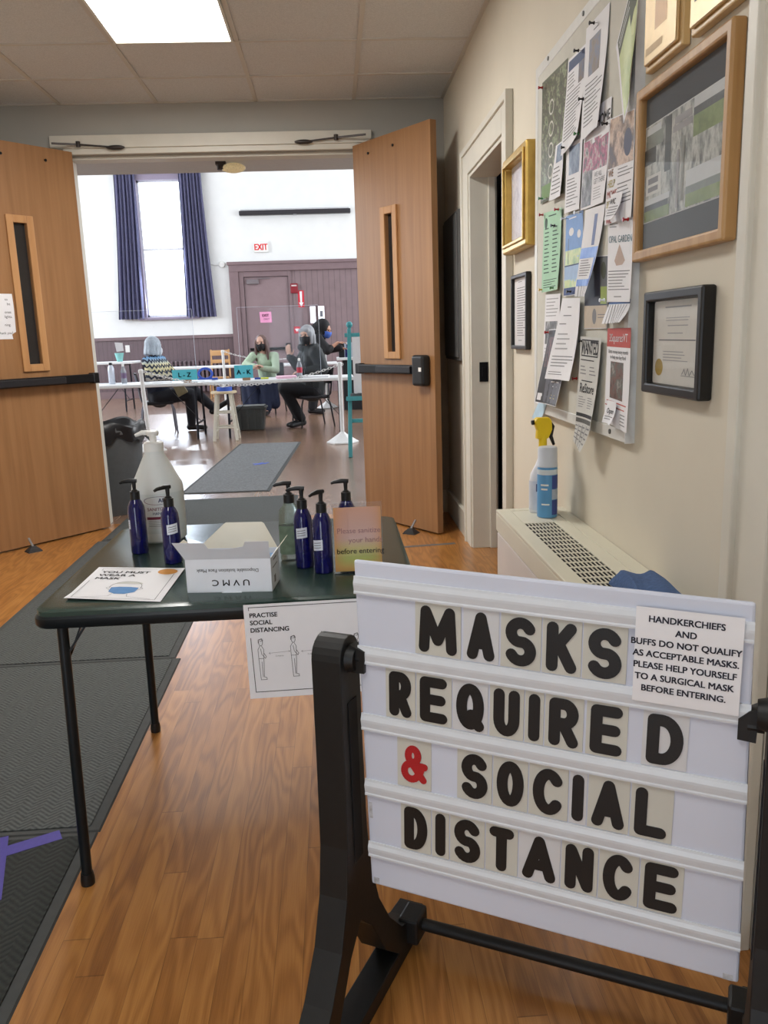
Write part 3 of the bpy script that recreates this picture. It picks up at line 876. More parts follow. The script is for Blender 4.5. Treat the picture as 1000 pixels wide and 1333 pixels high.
# black certificate frame
seal = M('gold_seal', (196, 168, 84), .4, metal=.4)
def certificate(t, w, h, z):
    art_sheet(t, 'certificate', w, h, z, [
        ('l', .24, .07, .78, .13, 1, pale_ink), ('l', .26, .2, .74, .26, 2, pale_ink), ('l', .3, .29, .7, .33, 1, pale_ink),
        ('l', .3, .38, .7, .42, 1, pale_ink), ('l', .12, .46, .86, .51, 1, grey_ink),
        ('l', .22, .6, .78, .74, 4, pale_ink), ('g', circle_pts(.14, .8, .085, .105, 20), seal), ('p', [(.62, .86), (.66, .8), (.69, .87), (.73, .79), (.76, .87), (.81, .81), (.85, .86)], .002, grey_ink), ('p', [(.60, .88), (.9, .88)], .001, grey_ink)],
        M('certificate_paper', (226, 224, 218), .7, var=.02))
picture('black framed award certificate with gold seal, below the large oak frame', 2.052, 1.722, 1.100, 1.340, .024, .032, black_frame, certificate)
# small black frame with a typed sheet, beside the doorway casing
def typed(t, w, h, z):
    art_sheet(t, 'typed_sheet', w, h, z, [('l', .3, .05, .7, .08, 1, grey_ink), ('l', .2, .14, .85, .88, 20, grey_ink), ('l', .3, .92, .7, .95, 1, grey_ink)])
picture('narrow black frame with a typed sheet, below the gold frame', 3.635, 3.352, 1.182, 1.487, .016, .022, black_frame, typed)
# gold frame, leaning out from the wall a little
print_m = photo('pale_engraving', [(196, 194, 206), (220, 218, 226), (176, 174, 190)], 14, 6)
def engraving(t, w, h, z):
    art_sheet(t, 'engraving', w, h, z, [('r', .05, .05, .95, .95, print_m)], white_paper)
g = picture('deep gold leaf frame with a pale engraving, topmost beside the doorway', 3.665, 3.235, 1.575, 1.95, .034, .05, gold, engraving)
MB(gold).frame(.385, .33, .014, .008, .05).build('inner_lip', g, bevel=.003)

# two wooden plaques near the ceiling
ply = veneer('plaque_maple', (214, 182, 128), (190, 156, 104), 'y', .4)
def plaque(label, y0, y1, z0, z1, decor):
    w, h = y0 - y1, z1 - z0
    t = thing('wooden_plaque', label, 'plaque', on_wall((y0 + y1) / 2, (z0 + z1) / 2, .001), xd=WXD, yd=WYD, group='wooden award plaques')
    MB(ply).box(-w / 2, w / 2, -h / 2, h / 2, 0, .020).build('board', t, bevel=.004)
    MB(ply).box(-w / 2 + .012, w / 2 - .012, -h / 2 + .012, h / 2 - .012, .0201, .028).build('raised_panel', t, bevel=.004)
    art_sheet(t, 'brass_face', w - .03, h - .03, .0285, decor, M('plaque_face', (226, 198, 146), .35, metal=.15, var=.05))
    return t
bronze_plate = M('bronze_plate', (150, 118, 82), .4, metal=.4)
plaque('left wooden plaque with a small bronze plate, above the large oak frame', 2.118, 1.905, 1.848, 2.20, [('l', .2, .47, .85, .57, 2, grey_ink), ('r', .34, .63, .72, .82, bronze_plate), ('r', .05, .9, .6, .95, M('plaque_stain', (196, 164, 112), .5))])
plaque('right wooden plaque cut by the top picture edge, above the large oak frame', 1.860, 1.640, 1.845, 2.18, [('l', .1, .80, .9, .9, 2, grey_ink)])

# ------------------------------------------------------------------ notice board
BY0, BY1, BZ0, BZ1 = 3.20, 2.175, .953, 2.172
t = thing('notice_board', 'white metal-framed notice board crowded with pinned flyers', 'notice board', on_wall((BY0 + BY1) / 2, (BZ0 + BZ1) / 2, .0005), xd=WXD, yd=WYD)
w, h = BY0 - BY1, BZ1 - BZ0
MB(M('board_cloth', (206, 204, 194), .8, var=.03)).box(-w / 2 + .01, w / 2 - .01, -h / 2 + .01, h / 2 - .01, 0, .022).build('board', t)
MB(M('board_rail', (218, 218, 214), .4, var=.03)).frame(w, h, .036, .024).build('frame', t, bevel=.003)
MB(M('board_alloy', (218, 221, 224), .4, metal=.15, var=.12, scale=14)).box(w / 2 + .0005, w / 2 + .004, -h / 2, h / 2, 0, .026).build('end_channel', t)
for y, z in ((3.02, 2.155), (2.62, 2.155), (2.606, .972), (2.30, .972)):
    MB(M('screw_grey', (110, 110, 108), .5, metal=.6)).cyl(((BY0 + BY1) / 2 - y, z - (BZ0 + BZ1) / 2, .0235), ((BY0 + BY1) / 2 - y, z - (BZ0 + BZ1) / 2, .027), .007).build('screw', t)
BOARD = .0235         # papers start just off the board face

_layer = [0]
def pinned(name, label, pts, decor, bend=.004, mat=None, cat='flyer', out=None, ph=0.0):
    """pts: (Y, Z) on the wall of TL, TR, BR, BL."""
    cy = sum(p[0] for p in pts) / 4; cz = sum(p[1] for p in pts) / 4
    cs = [(cy - p[0], p[1] - cz) for p in pts]
    _layer[0] += 1
    off = (BOARD if out is None else out) + .0004 * (_layer[0] % 12)
    def curl(u, v):
        return .0005 + bend * (v ** 2) + bend * .35 * (1 + math.sin(u * 4.2 + v * 3.1 + ph)) * v
    return sheet(name, label, cat, on_wall(cy, cz, off), WXD, WYD, cs, decor, curl=curl, mat=mat, group='flyers on the notice board')

leaves = photo('leaf_photo', [(40, 48, 30), (86, 96, 60), (70, 58, 48), (150, 160, 120), (52, 70, 36)], 26, 6, stretch=(1, 1, 1))
pinned('flyer', 'tall leafy green and brown photo flyer, top left of the board', [(3.10, 2.10), (2.78, 2.085), (2.80, 1.69), (3.10, 1.70)],
       [('r', .02, .02, .98, .98, leaves)] + [('p', circle_pts(.42, .26 + .17 * k, .09, .055, 14), .006, M('flyer_script', (210, 208, 196), .6)) for k in range(4)] + [('r', .05, .86, .5, .97, M('leaf_green', (110, 140, 84), .6))], mat=M('dark_flyer', (96, 100, 78), .6), bend=.003)
blue_hdr = M('navy_print', (58, 74, 112), .6)
por = photo('portrait_photo', [(60, 52, 46), (104, 84, 72), (78, 86, 116), (52, 56, 66)], 12)
pinned('flyer', 'white letter with a navy header and small photo, beside the leafy flyer', [(2.775, 2.075), (2.593, 2.066), (2.602, 1.821), (2.788, 1.80)], [('r', .08, .03, .98, .14, blue_hdr), ('r', .68, .14, .98, .36, por), ('l', .08, .18, .62, .36, 5, grey_ink), ('l', .08, .38, .92, .9, 14, grey_ink)], bend=.012)
pinned('flyer', 'white letter with a dark standing portrait photo at its head', [(2.587, 2.103), (2.38, 2.10), (2.405, 1.80), (2.585, 1.800)], [('l', .36, .08, .64, .12, 1, grey_ink), ('r', .2, .14, .68, .46, por), ('l', .1, .52, .92, .92, 11, grey_ink)], bend=.012, ph=1)
lime = photo('lime_print', [(168, 184, 110), (186, 198, 132), (150, 170, 98)], 5)
pinned('flyer', 'green flyer hanging askew, top right of the board', [(2.322, 1.972), (2.165, 2.13), (2.150, 1.86), (2.200, 1.760)], [('r', .08, .03, .97, .96, lime), ('r', .08, .03, .97, .22, M('flyer_olive', (72, 78, 54), .6)), ('l', .12, .08, .8, .18, 2, white_paper), ('r', .6, .22, .97, .34, M('flyer_olive', (72, 78, 54), .6)), ('g', circle_pts(.78, .42, .14, .10, 18), M('lime_disc', (206, 214, 160), .6))], bend=.012)
pinned('flyer', 'white sheet with bold black HOME lettering, mostly covered', [(2.50, 1.87), (2.345, 1.861), (2.347, 1.775), (2.50, 1.775)], [('t', 'HOME', .96, .62, .040, black_ink, 'r', .015)], bend=.002)
ph_blue = photo('blue_photo', [(70, 84, 110), (120, 136, 160), (176, 186, 200)], 16)
pinned('flyer', 'small white card with a blue photo over the leafy flyer', [(2.892, 1.852), (2.80, 1.851), (2.80, 1.681), (2.946, 1.687)], [('r', .25, .03, .9, .34, ph_blue), ('l', .1, .42, .9, .95, 7, grey_ink)], bend=.006, out=.027)
pinned('flyer', 'white letter with a blue statue photo in the upper middle', [(2.77, 1.830), (2.602, 1.815), (2.599, 1.612), (2.77, 1.622)], [('r', .18, .06, .86, .46, ph_blue), ('l', .1, .52, .9, .95, 9, grey_ink)], bend=.006, ph=2)
group_ph = photo('group_photo', [(48, 44, 50), (110, 96, 104), (176, 60, 110), (190, 186, 180), (80, 80, 90)], 30)
pinned('flyer', 'white flyer with a black and white photo collage, middle of the board', [(2.586, 1.815), (2.347, 1.797), (2.365, 1.597), (2.583, 1.605)], [('r', .03, .10, .96, .52, group_ph), ('r', .03, .5, .42, .97, photo('bw_photo', [(40, 40, 42), (120, 120, 122), (190, 190, 190)], 24)), ('t', 'WE ALL', .5, .62, .02, grey_ink), ('t', 'GET THERE', .5, .71, .02, grey_ink), ('l', .5, .76, .92, .94, 5, pale_ink)], bend=.006)
fam = photo('family_photo', [(150, 116, 92), (206, 180, 160), (104, 80, 66), (60, 62, 84)], 13)
pinned('flyer', 'poster with a warm family photo above coloured mothers text', [(2.347, 1.805), (2.160, 1.785), (2.150, 1.53), (2.361, 1.535)], [('r', .02, .01, .98, .47, fam), ('g', circle_pts(.76, .28, .15, .13, 18), M('ball_navy', (52, 54, 82), .5)),
       ('t', 'WE', .05, .55, .026, M('ink_brown', (150, 110, 80), .6), 'l', .01), ('t', 'HELP', .05, .65, .026, M('ink_gold', (200, 186, 120), .6), 'l', .01), ('t', 'MOMS', .05, .75, .026, M('ink_rose', (190, 110, 96), .6), 'l', .01), ('t', 'BE', .05, .84, .024, M('ink_gold', (200, 186, 120), .6), 'l', .01), ('t', 'MOMS', .05, .93, .026, grey_ink, 'l', .01), ('l', .42, .5, .98, .6, 3, grey_ink), ('l', .42, .64, .98, .86, 6, grey_ink), ('t', 'WIC', .06, .995, .02, M('ink_red', (186, 50, 46), .6), 'l', .015)], bend=.004)
pinned('flyer', 'small white card with WIC lettering, lower part of mothers poster', [(2.295, 1.605), (2.205, 1.600), (2.218, 1.535), (2.293, 1.54)], [('t', 'WIC', .08, .4, .02, black_ink, 'l', .01), ('l', .1, .5, .9, .92, 4, grey_ink)], bend=.014, out=.034, cat='card')
mint = M('mint_paper', (176, 216, 188), .8, var=.03)
pinned('flyer', 'mint green list flyer at the left edge of the board', [(3.051, 1.662), (2.817, 1.648), (2.826, 1.389), (3.044, 1.39)], [('l', .3, .05, .95, .10, 1, M('ink_green', (48, 80, 62), .6)), ('g', circle_pts(.16, .14, .08, .07, 14), M('ink_green', (48, 80, 62), .6)), ('l', .1, .2, .42, .8, 12, M('ink_green', (48, 80, 62), .6)), ('l', .55, .2, .9, .8, 12, M('ink_green', (48, 80, 62), .6)), ('l', .1, .85, .9, .97, 4, M('ink_green', (48, 80, 62), .6))], mat=mint, bend=.006)
sky_b = M('poster_sky', (132, 168, 220), .6, var=.06)
grass_b = photo('poster_grass', [(150, 186, 120), (196, 204, 130), (120, 164, 110)], 12)
pinned('flyer', 'sky blue cartoon poster with clouds and grass, right of mint list', [(2.779, 1.617), (2.591, 1.611), (2.577, 1.362), (2.777, 1.364)], [('r', .01, .01, .99, .99, sky_b), ('r', .03, .44, .97, .62, grass_b), ('g', circle_pts(.35, .22, .14, .05, 14), white_paper), ('g', circle_pts(.78, .27, .1, .05, 14), white_paper), ('p', [(.2, .3), (.2, .6)], .004, grey_ink), ('r', .01, .62, .99, .635, blue_hdr), ('r', .01, .635, .99, .87, M('poster_lightsky', (168, 194, 226), .6)), ('r', .03, .8, .97, .9, grass_b), ('r', .01, .9, .99, .99, M('poster_navy', (62, 82, 130), .6)), ('l', .2, .05, .85, .10, 1, white_paper)], bend=.004)
pinned('flyer', 'dark night-blue brochure with a beige foot, behind the tear-off flyer', [(2.566, 1.47), (2.348, 1.455), (2.335, 1.257), (2.547, 1.258)], [('r', .01, .01, .99, .68, M('night_blue', (50, 56, 74), .5, var=.2, scale=6)), ('r', .68, .02, .95, .45, M('slate_card', (92, 96, 100), .5)), ('g', circle_pts(.82, .2, .1, .12, 16), M('bottle_green', (52, 58, 40), .5)), ('r', .7, .42, .96, .66, M('label_lime', (150, 168, 90), .5)), ('r', .01, .68, .99, .99, M('brochure_beige', (196, 182, 164), .6)), ('g', circle_pts(.45, .83, .09, .11, 16), grey_ink), ('l', .6, .8, .95, .88, 2, grey_ink)], bend=.003)
blue_p = photo('blue_wash', [(96, 138, 218), (130, 166, 232), (84, 124, 204)], 8)
pinned('flyer', 'blue edged tear-off flyer with a bottle drawing, centre of the board', [(2.551, 1.602), (2.365, 1.593), (2.452, 1.350), (2.565, 1.355)], [('r', .55, .08, .7, .42, M('bottle_blue', (126, 140, 180), .6)), ('r', .02, .44, .98, .56, blue_p), ('r', .82, .44, .98, .86, blue_p), ('l', .1, .58, .78, .78, 7, grey_ink), ('r', .02, .80, .98, .88, blue_p)] + [('p', [(.17 * k, .88), (.17 * k, 1.0)], .004, grey_ink) for k in range(1, 6)], bend=.018, out=.029)
pinned('flyer', 'white garden flyer with a brown plant picture, right column of the board', [(2.355, 1.548), (2.160, 1.530), (2.149, 1.322), (2.333, 1.329)], [('l', .08, .05, .5, .12, 2, grey_ink), ('t', 'OPAL GARDEN', .06, .28, .026, M('ink_teal', (110, 140, 150), .6), 'l', .005), ('g', [(.5, .30), (.72, .5), (.62, .55), (.38, .56), (.3, .5)], M('plant_brown', (188, 166, 152), .6)), ('l', .06, .62, .95, .88, 7, grey_ink), ('l', .3, .93, .7, .97, 1, grey_ink)], bend=.004)
pinned('flyer', 'blue headed strip with curling tear-off tabs, above the red headed flyer', [(2.326, 1.335), (2.158, 1.330), (2.165, 1.272), (2.323, 1.270)], [('r', .0, .0, 1, .2, M('strip_blue', (64, 100, 156), .6))] + [('p', [(.125 * k, .25), (.125 * k, 1.0)], .004, grey_ink) for k in range(1, 8)], bend=.016)
red_h = M('red_print', (190, 84, 78), .6, var=.04)
groc = photo('grocery_photo', [(60, 44, 40), (120, 84, 72), (90, 96, 90), (170, 160, 150)], 26)
pinned('flyer', 'red headed food help flyer, lowest at the right of the board', [(2.335, 1.257), (2.149, 1.257), (2.145, 0.985), (2.330, 0.998)], [('r', .0, .0, 1, .19, red_h), ('t', '3SquaresVT', .5, .135, .030, white_paper, 'c', .008), ('t', 'Extra money every month', .5, .255, .0145, black_ink, 'c', .004), ('t', 'to help you buy food', .5, .31, .0145, black_ink, 'c', .004), ('r', .2, .34, .74, .72, groc), ('l', .08, .75, .95, .79, 1, red_h), ('l', .02, .80, .98, .835, 1, red_h), ('t', '$120', .05, .90, .016, grey_ink), ('l', .68, .85, .95, .98, 4, grey_ink)], bend=.004)
pinned('flyer', 'small white card reading Open, on the foot of red headed flyer', [(2.288, 1.062), (2.217, 1.060), (2.213, 1.0), (2.285, 1.001)], [('t', 'Open', .5, .55, .02, black_ink, 'c', .008), ('l', .1, .68, .9, .9, 2, grey_ink)], bend=.012, out=.034, cat='card')
grey_paper = M('grey_newsprint', (206, 206, 202), .8, var=.03)
pinned('flyer', 'grey WANTED flyer with tear-off tabs over the bottom rail', [(2.562, 1.236), (2.36, 1.231), (2.397, 0.972), (2.556, 0.972)], [('r', .1, .03, .9, .22, black_ink), ('r', .13, .045, .87, .205, grey_paper), ('t', 'WANTED', .5, .19, .055, black_ink, 'c', .02, .62), ('l', .08, .255, .95, .295, 1, black_ink), ('l', .1, .33, .45, .45, 3, grey_ink), ('l', .55, .33, .9, .45, 3, grey_ink), ('l', .2, .49, .8, .53, 1, black_ink), ('t', 'ReStore', .5, .63, .040, black_ink, 'c', .012), ('l', .1, .68, .45, .82, 5, grey_ink), ('l', .55, .68, .9, .82, 5, grey_ink), ('r', .03, .87, .97, .91, black_ink), ('r', .03, .93, .97, .98, M('dot_grey', (90, 90, 88), .7))], mat=grey_paper, bend=.010, out=.032)
pinned('tear_tabs', 'fringe of printed paper tabs hanging below the WANTED flyer', [(2.556, .974), (2.40, .974), (2.478, .888), (2.555, .915)], [('l', .02 + .25 * k, .1, .22 + .25 * k, .9, 4, grey_ink) for k in range(4)] + [('p', [(.25 * k, .05), (.25 * k, 1.0)], .004, M('tab_shadow_line', (150, 150, 148), .7)) for k in range(1, 4)], mat=grey_paper, bend=.006, out=.044, cat='paper tabs')
pinned('flyer', 'white sheet with a dark street photo, left edge below mint list', [(3.022, 1.381), (2.825, 1.376), (2.846, 1.153), (3.038, 1.148)], [('l', .1, .06, .9, .36, 6, pale_ink), ('r', .1, .4, .9, .74, photo('street_photo', [(30, 30, 32), (100, 98, 96), (190, 188, 186)], 20)), ('l', .1, .8, .9, .96, 3, pale_ink)], bend=.003)
pinned('flyer', 'black brochure hanging slanted over the bottom left rail', [(2.942, 1.259), (2.70, 1.262), (2.76, 1.004), (3.069, 0.997)], [('r', .02, .01, .98, .99, M('brochure_black', (52, 50, 52), .45, var=.1)), ('r', .1, .1, .7, .5, photo('dancer_photo', [(40, 34, 36), (60, 52, 54), (120, 80, 80), (44, 38, 42)], 14)), ('r', .3, .52, .98, .97, M('brochure_slate', (96, 96, 104), .5)), ('l', .5, .68, .9, .80, 2, white_paper), ('l', .52, .86, .9, .94, 2, M('ink_gold', (200, 186, 120), .6)), ('r', .06, .86, .24, .96, white_paper)], bend=.014, out=.03, mat=white_paper)
pinned('flyer', 'long white letter slanting over the black brochure', [(2.758, 1.358), (2.56, 1.350), (2.575, 1.100), (2.895, 1.092)], [('l', .4, .1, .6, .14, 1, grey_ink), ('l', .25, .2, .75, .24, 1, grey_ink), ('l', .12, .30, .6, .34, 1, grey_ink), ('l', .15, .42, .7, .66, 4, pale_ink), ('l', .1, .7, .95, .86, 4, grey_ink), ('l', .08, .9, .75, .96, 2, grey_ink)], bend=.016, out=.034)
pinned('sticky_note', 'pale blue note hanging from the lower left corner of the board', [(3.10, 1.004), (3.00, 0.992), (3.085, 0.915), (3.20, 0.926)], [], mat=M('blue_note', (186, 216, 236), .7), bend=.004, out=.026, cat='sticky note')

# push pins, each its own
pin_cols = {'black': M('pin_black', (26, 26, 30), .3, var=0), 'red': M('pin_red', (170, 36, 40), .3, var=0), 'green': M('pin_green', (60, 130, 70), .3, var=0), 'white': M('pin_clear', (222, 226, 230), .25, var=0), 'yellow': M('pin_yellow', (214, 170, 60), .3, var=0)}
pins = [('black', 2.485, 2.085, 'at the head of the portrait letter'), ('black', 2.632, 2.06, 'at the head of the navy header letter'), ('black', 2.577, 1.914, 'between the navy header and portrait letters'),
        ('red', 3.06, 2.075, 'at the top left of the leafy flyer'), ('green', 3.05, 1.712, 'at the foot of the leafy flyer'), ('green', 2.619, 1.829, 'above the blue statue letter'), ('black', 2.76, 1.82, 'at the corner of blue statue letter'),
        ('black', 2.353, 1.795, 'between collage flyer and family poster'), ('red', 3.04, 1.656, 'at the left head of mint list'), ('red', 2.836, 1.645, 'at the right head of mint list'), ('white', 2.751, 1.605, 'at the left head of sky poster'), ('white', 2.605, 1.603, 'at the right head of sky poster'),
        ('black', 2.88, 1.60, 'just inside the right edge of mint list'), ('yellow', 3.04, 1.40, 'at the left foot of mint list'), ('green', 2.885, 1.398, 'at the right foot of mint list'), ('black', 2.679, 1.375, 'at the foot of sky poster'), ('black', 2.546, 1.222, 'at the left head of WANTED flyer'), ('red', 2.95, 1.25, 'at the head of black brochure'),
        ('red', 2.60, 1.106, 'at the foot of the long white letter'), ('red', 2.170, 1.526, 'at the right head of garden flyer'), ('white', 2.345, 1.335, 'at the left foot of garden flyer')]
PIN = None
for c, y, z, where in pins:
    lab = '%s push pin %s' % ({'white': 'clear'}.get(c, c), where)
    t = thing('push_pin', lab, 'push pin', on_wall(y, z, .0236), xd=WXD, yd=WYD, group='push pins on the notice board')
    MB(steel).cyl((0, 0, -.001), (0, 0, .012), .0008, n=6).build('needle', t)
    MB(pin_cols[c]).lathe([(.0045, .010), (.0052, .012), (.0026, .014), (.0028, .021), (.0056, .023), (.005, .0255)], n=10).build('pin_head', t, smooth=True)

# ------------------------------------------------------------------ heater under the board
heat_top = M('heater_cream_enamel', (214, 210, 192), .4, var=.03, scale=5)
heat_front = M('heater_front_enamel', (214, 208, 204), .45, var=.03, scale=5)
HXF, HY0, HY1, HZT = .557, 2.858, 1.66, .641
t = thing('convector_heater', 'cream enamelled convector heater cabinet under the notice board', 'heater', (XW, HY1, 0))
hx = HXF - XW; L = HY0 - HY1
MB(heat_front).box(hx + .012, -.002, .006, L - .006, 0, HZT - .075).build('cabinet', t)
f = MB(heat_front).box(hx + .002, hx + .014, .02, L - .012, .06, HZT - .080).build('front_panel', t, bevel=.004)
mb = MB(heat_top)
gx0, gx1, gy0, gy1 = .603 - XW, .706 - XW, 1.80 - HY1, 2.621 - HY1
zt = HZT
for a in ((hx, gx0, 0, L), (gx1, -.002, 0, L), (gx0, gx1, 0, gy0), (gx0, gx1, gy1, L)):
    mb.box(a[0], a[1], a[2], a[3], zt - .012, zt)
mb.box(hx, hx + .012, 0, L, zt - .075, zt - .012).box(hx + .012, -.002, L - .008, L, zt - .075, zt - .012).box(hx + .012, -.002, 0, .008, zt - .075, zt - .012)
mb.build('top_casing', t, bevel=.003)
g = MB(dark_gap).box(gx0, gx1, gy0, gy1, zt - .008, zt - .006).build('vent_shade', t)  # dark sheet stands in for the shade below the grille
mb = MB(heat_top)
for i in range(1, 3): pass
n = 17
for i in range(n + 1):
    y = gy0 + (gy1 - gy0) * i / n
    mb.box(gx0, gx1, y - .0045, y + .0045, zt - .0025, zt - .0005)
for i in range(10):
    x = gx0 + (gx1 - gx0) * i / 9
    mb.box(x - .0018, x + .0018, gy0, gy1, zt - .0027, zt - .0008)
mb.build('vent_grille', t)
mb = MB(heat_top)
mb.box(hx + .05, -.05, L - .045, L - .012, zt, zt + .0015).box(-.052, -.048, .02, L - .05, zt, zt + .002)
mb.build('top_seam', t)

# trigger spray bottle
sb_white = M('spray_bottle_white', (230, 232, 238), .35, var=.02)
t = thing('spray_bottle', 'white trigger spray bottle with yellow head, standing behind the aerosol', 'spray bottle', (.706, 2.785, HZT), .12)
mb = MB(sb_white)
R = []
for z, rx, ry in ((0, .044, .026), (.004, .047, .029), (.10, .047, .029), (.135, .043, .027), (.165, .026, .02), (.19, .016, .016), (.215, .015, .015)):
    R.append([(rx * math.cos(a) * (1 if True else 1), ry * math.sin(a), z) for a in [2 * PI * k / 24 for k in range(24)]])
mb.rings(R); mb.build('bottle', t, smooth=True)
R = [[(.0478 * math.cos(a), .0298 * math.sin(a), z) for a in [2 * PI * k / 24 for k in range(24)]] for z in (.012, .112)]
lb = MB(M('spray_label', (214, 220, 232), .4, var=.06)).rings(R, False, False).build('label', t, smooth=True)
mb = MB(M('label_navy', (44, 52, 108), .4, var=0)).box(-.034, -.006, -.0315, -.028, .078, .104).box(-.03, -.008, -.0315, -.028, .024, .034)
mb.use(M('label_red', (178, 52, 60), .4, var=0)).box(-.022, -.01, -.033, -.0305, .086, .094)
mb.build('label_print', lb)
yel = M('trigger_yellow', (238, 204, 34), .35, var=.02)
mb = MB(yel).cyl((0, 0, .212), (0, 0, .268), .014)
mb.rings([[(x + (-.006 if z < .28 else 0), y, z) for x, y in ((x0, -.013), (x1, -.013), (x1, .013), (x0, .013))] for z, x0, x1 in ((.255, -.018, .022), (.285, -.022, .03), (.315, -.034, .028), (.328, -.024, .018))])
hd = mb.build('trigger_head', t, bevel=.004)
MB(black_plastic).tube([(.022, 0, .315), (.034, 0, .295), (.028, 0, .262), (.040, 0, .232)], [.006, .008, .007, .005]).build('trigger', hd, smooth=True)
MB(black_plastic).cyl((-.030, 0, .312), (-.040, 0, .311), .008).build('nozzle', hd)
# aerosol can
t = thing('aerosol_can', 'blue aerosol disinfectant can with white cap on the heater', 'aerosol can', (.702, 2.705, HZT))
can_b = M('aerosol_blue', (96, 158, 208), .35, var=.08, scale=10, metal=.1)
MB(can_b).lathe([(.030, 0), (.0335, .003), (.0335, .165), (.031, .172)], n=32).build('can', t, smooth=True)
lb = MB(M('aerosol_band', (214, 224, 232), .4)).lathe([(.0338, .147), (.0338, .164)], n=32, cap0=False, cap1=False).build('label_band', t, smooth=True)
mb = MB(M('aerosol_navy', (66, 82, 150), .4, var=.05))
def canpatch(mb, a0, a1, z0, z1, r):
    n = 8
    mb.add([(r * math.cos(a0 + (a1 - a0) * i / n), r * math.sin(a0 + (a1 - a0) * i / n), z) for z in (z0, z1) for i in range(n + 1)], [(i, i + 1, n + 2 + i, n + 1 + i) for i in range(n)])
canpatch(mb, -1.35, -.2, .10, .145, .0341); canpatch(mb, -1.35, -.2, .012, .062, .0341)
mb.use(M('aerosol_pale', (186, 198, 216), .4)); canpatch(mb, -1.35, -.2, .064, .098, .0341)
mb.use(white_plastic); canpatch(mb, -2.5, -1.7, .11, .116, .0341); canpatch(mb, -2.45, -1.8, .096, .102, .0341); canpatch(mb, -2.4, -1.6, .045, .05, .0341)
mb.build('label_print', t, fix=False)
MB(M('aerosol_cap', (206, 212, 222), .35, var=.02)).lathe([(.034, .172), (.034, .176), (.0325, .178), (.032, .232), (.029, .238)], n=32).build('cap', t, smooth=True)

# folded denim-blue cloth
blue_cloth = M('blue_cloth', (72, 96, 138), .95, var=.14, scale=120, bump=.5)
mb = MB(blue_cloth)
nu, nv = 28, 14
def cl(i, j, top):
    u, v = i / nu, j / nv
    x = -.045 + .115 * v + .006 * math.sin(u * 7)
    y = .19 - .33 * u + .012 * math.sin(v * 9)
    e = min(1, 6 * min(u + .06, 1.06 - u)) * min(1, 5 * min(v + .05, 1.05 - v))
    z = .002 + e * (.030 + .004 * math.sin(u * 7 + v * 3) + .003 * math.sin(v * 10 + u * 4) + .012 * math.exp(-((u - .42) / .3) ** 2))
    return (x, y, max(.002, z) if top else .0)
top = [cl(i, j, True) for j in range(nv + 1) for i in range(nu + 1)]
bot = [cl(i, j, False) for j in range(nv + 1) for i in range(nu + 1)]
N1 = nu + 1
f = [(j * N1 + i, j * N1 + i + 1, (j + 1) * N1 + i + 1, (j + 1) * N1 + i) for j in range(nv) for i in range(nu)]
off = len(top)
mb.add(top + bot, f + [tuple(off + q for q in reversed(x)) for x in f]
       + [(i, off + i, off + i + 1, i + 1) for i in range(nu)] + [(nv * N1 + i + 1, off + nv * N1 + i + 1, off + nv * N1 + i, nv * N1 + i) for i in range(nu)]
       + [((j + 1) * N1, off + (j + 1) * N1, off + j * N1, j * N1) for j in range(nv)] + [(j * N1 + nu, off + j * N1 + nu, off + (j + 1) * N1 + nu, (j + 1) * N1 + nu) for j in range(nv)])
tag(mb.build('folded_cloth', smooth=True, loc=(.70, 1.735, HZT + .0005)), 'crumpled denim blue cloth on the heater, behind the letter sign', 'cloth')

# ------------------------------------------------------------------ card table in the foyer
TZ = .69
TX0, TX1, TY0, TY1 = -.69, .18, 1.775, 2.62
vinyl = M('green_black_vinyl', (46, 66, 60), .24, var=.12, scale=40, bump=.06)
table_rim = M('table_rim_metal', (30, 36, 40), .35, metal=.4, var=.08)
t = thing('card_table', 'dark green vinyl folding card table with black tube legs', 'table', ((TX0 + TX1) / 2, (TY0 + TY1) / 2, 0))
hw, hd = (TX1 - TX0) / 2, (TY1 - TY0) / 2
def rrect(w, h, r, n=6):
    P = []
    for cx, cy, a in ((w - r, h - r, 0), (-w + r, h - r, PI / 2), (-w + r, -h + r, PI), (w - r, -h + r, 1.5 * PI)):
        P += [(cx + r * math.cos(a + PI / 2 * i / n), cy + r * math.sin(a + PI / 2 * i / n)) for i in range(n + 1)]
    return P
mb = MB(vinyl)
mb.rings([[(x, y, TZ - .014) for x, y in rrect(hw - .006, hd - .006, .04)], [(x, y, TZ - .003) for x, y in rrect(hw - .006, hd - .006, .04)], [(x, y, TZ) for x, y in rrect(hw - .016, hd - .016, .035)]])
mb.build('tabletop', t, smooth=True)
mb = MB(table_rim)
mb.rings([[(x, y, TZ - .040) for x, y in rrect(hw - .004, hd - .004, .042)], [(x, y, TZ - .034) for x, y in rrect(hw, hd, .045)], [(x, y, TZ - .018) for x, y in rrect(hw, hd, .045)], [(x, y, TZ - .013) for x, y in rrect(hw - .005, hd - .005, .042)]])
mb.build('rim', t, smooth=True)
for sx in (-1, 1):
    for sy in (-1, 1):
        x, y = sx * (hw - .055), sy * (hd - .035)
        fx, fy = (x + sx * .004, y + sy * .0)
        if sy < 0: y += .012; fy = y - .012 - .01
        L = MB(table_rim).cyl((x, y, TZ - .03), (fx, fy, .02), .0125, n=14).build('leg', t, smooth=True)
        MB(black_plastic).lathe([(.016, 0), (.0165, .012), (.0145, .03)], (fx, fy, 0), 14).build('foot_cap', L, smooth=True)
        MB(table_rim).bar((x - sx * .006, y, TZ - .115), (x - sx * .062, y + .0, TZ - .035), .012, .005).bar((x - sx * .006, y + .016, TZ - .125), (x - sx * .045, y + .016, TZ - .035), .010, .004).build('leg_brace', L)

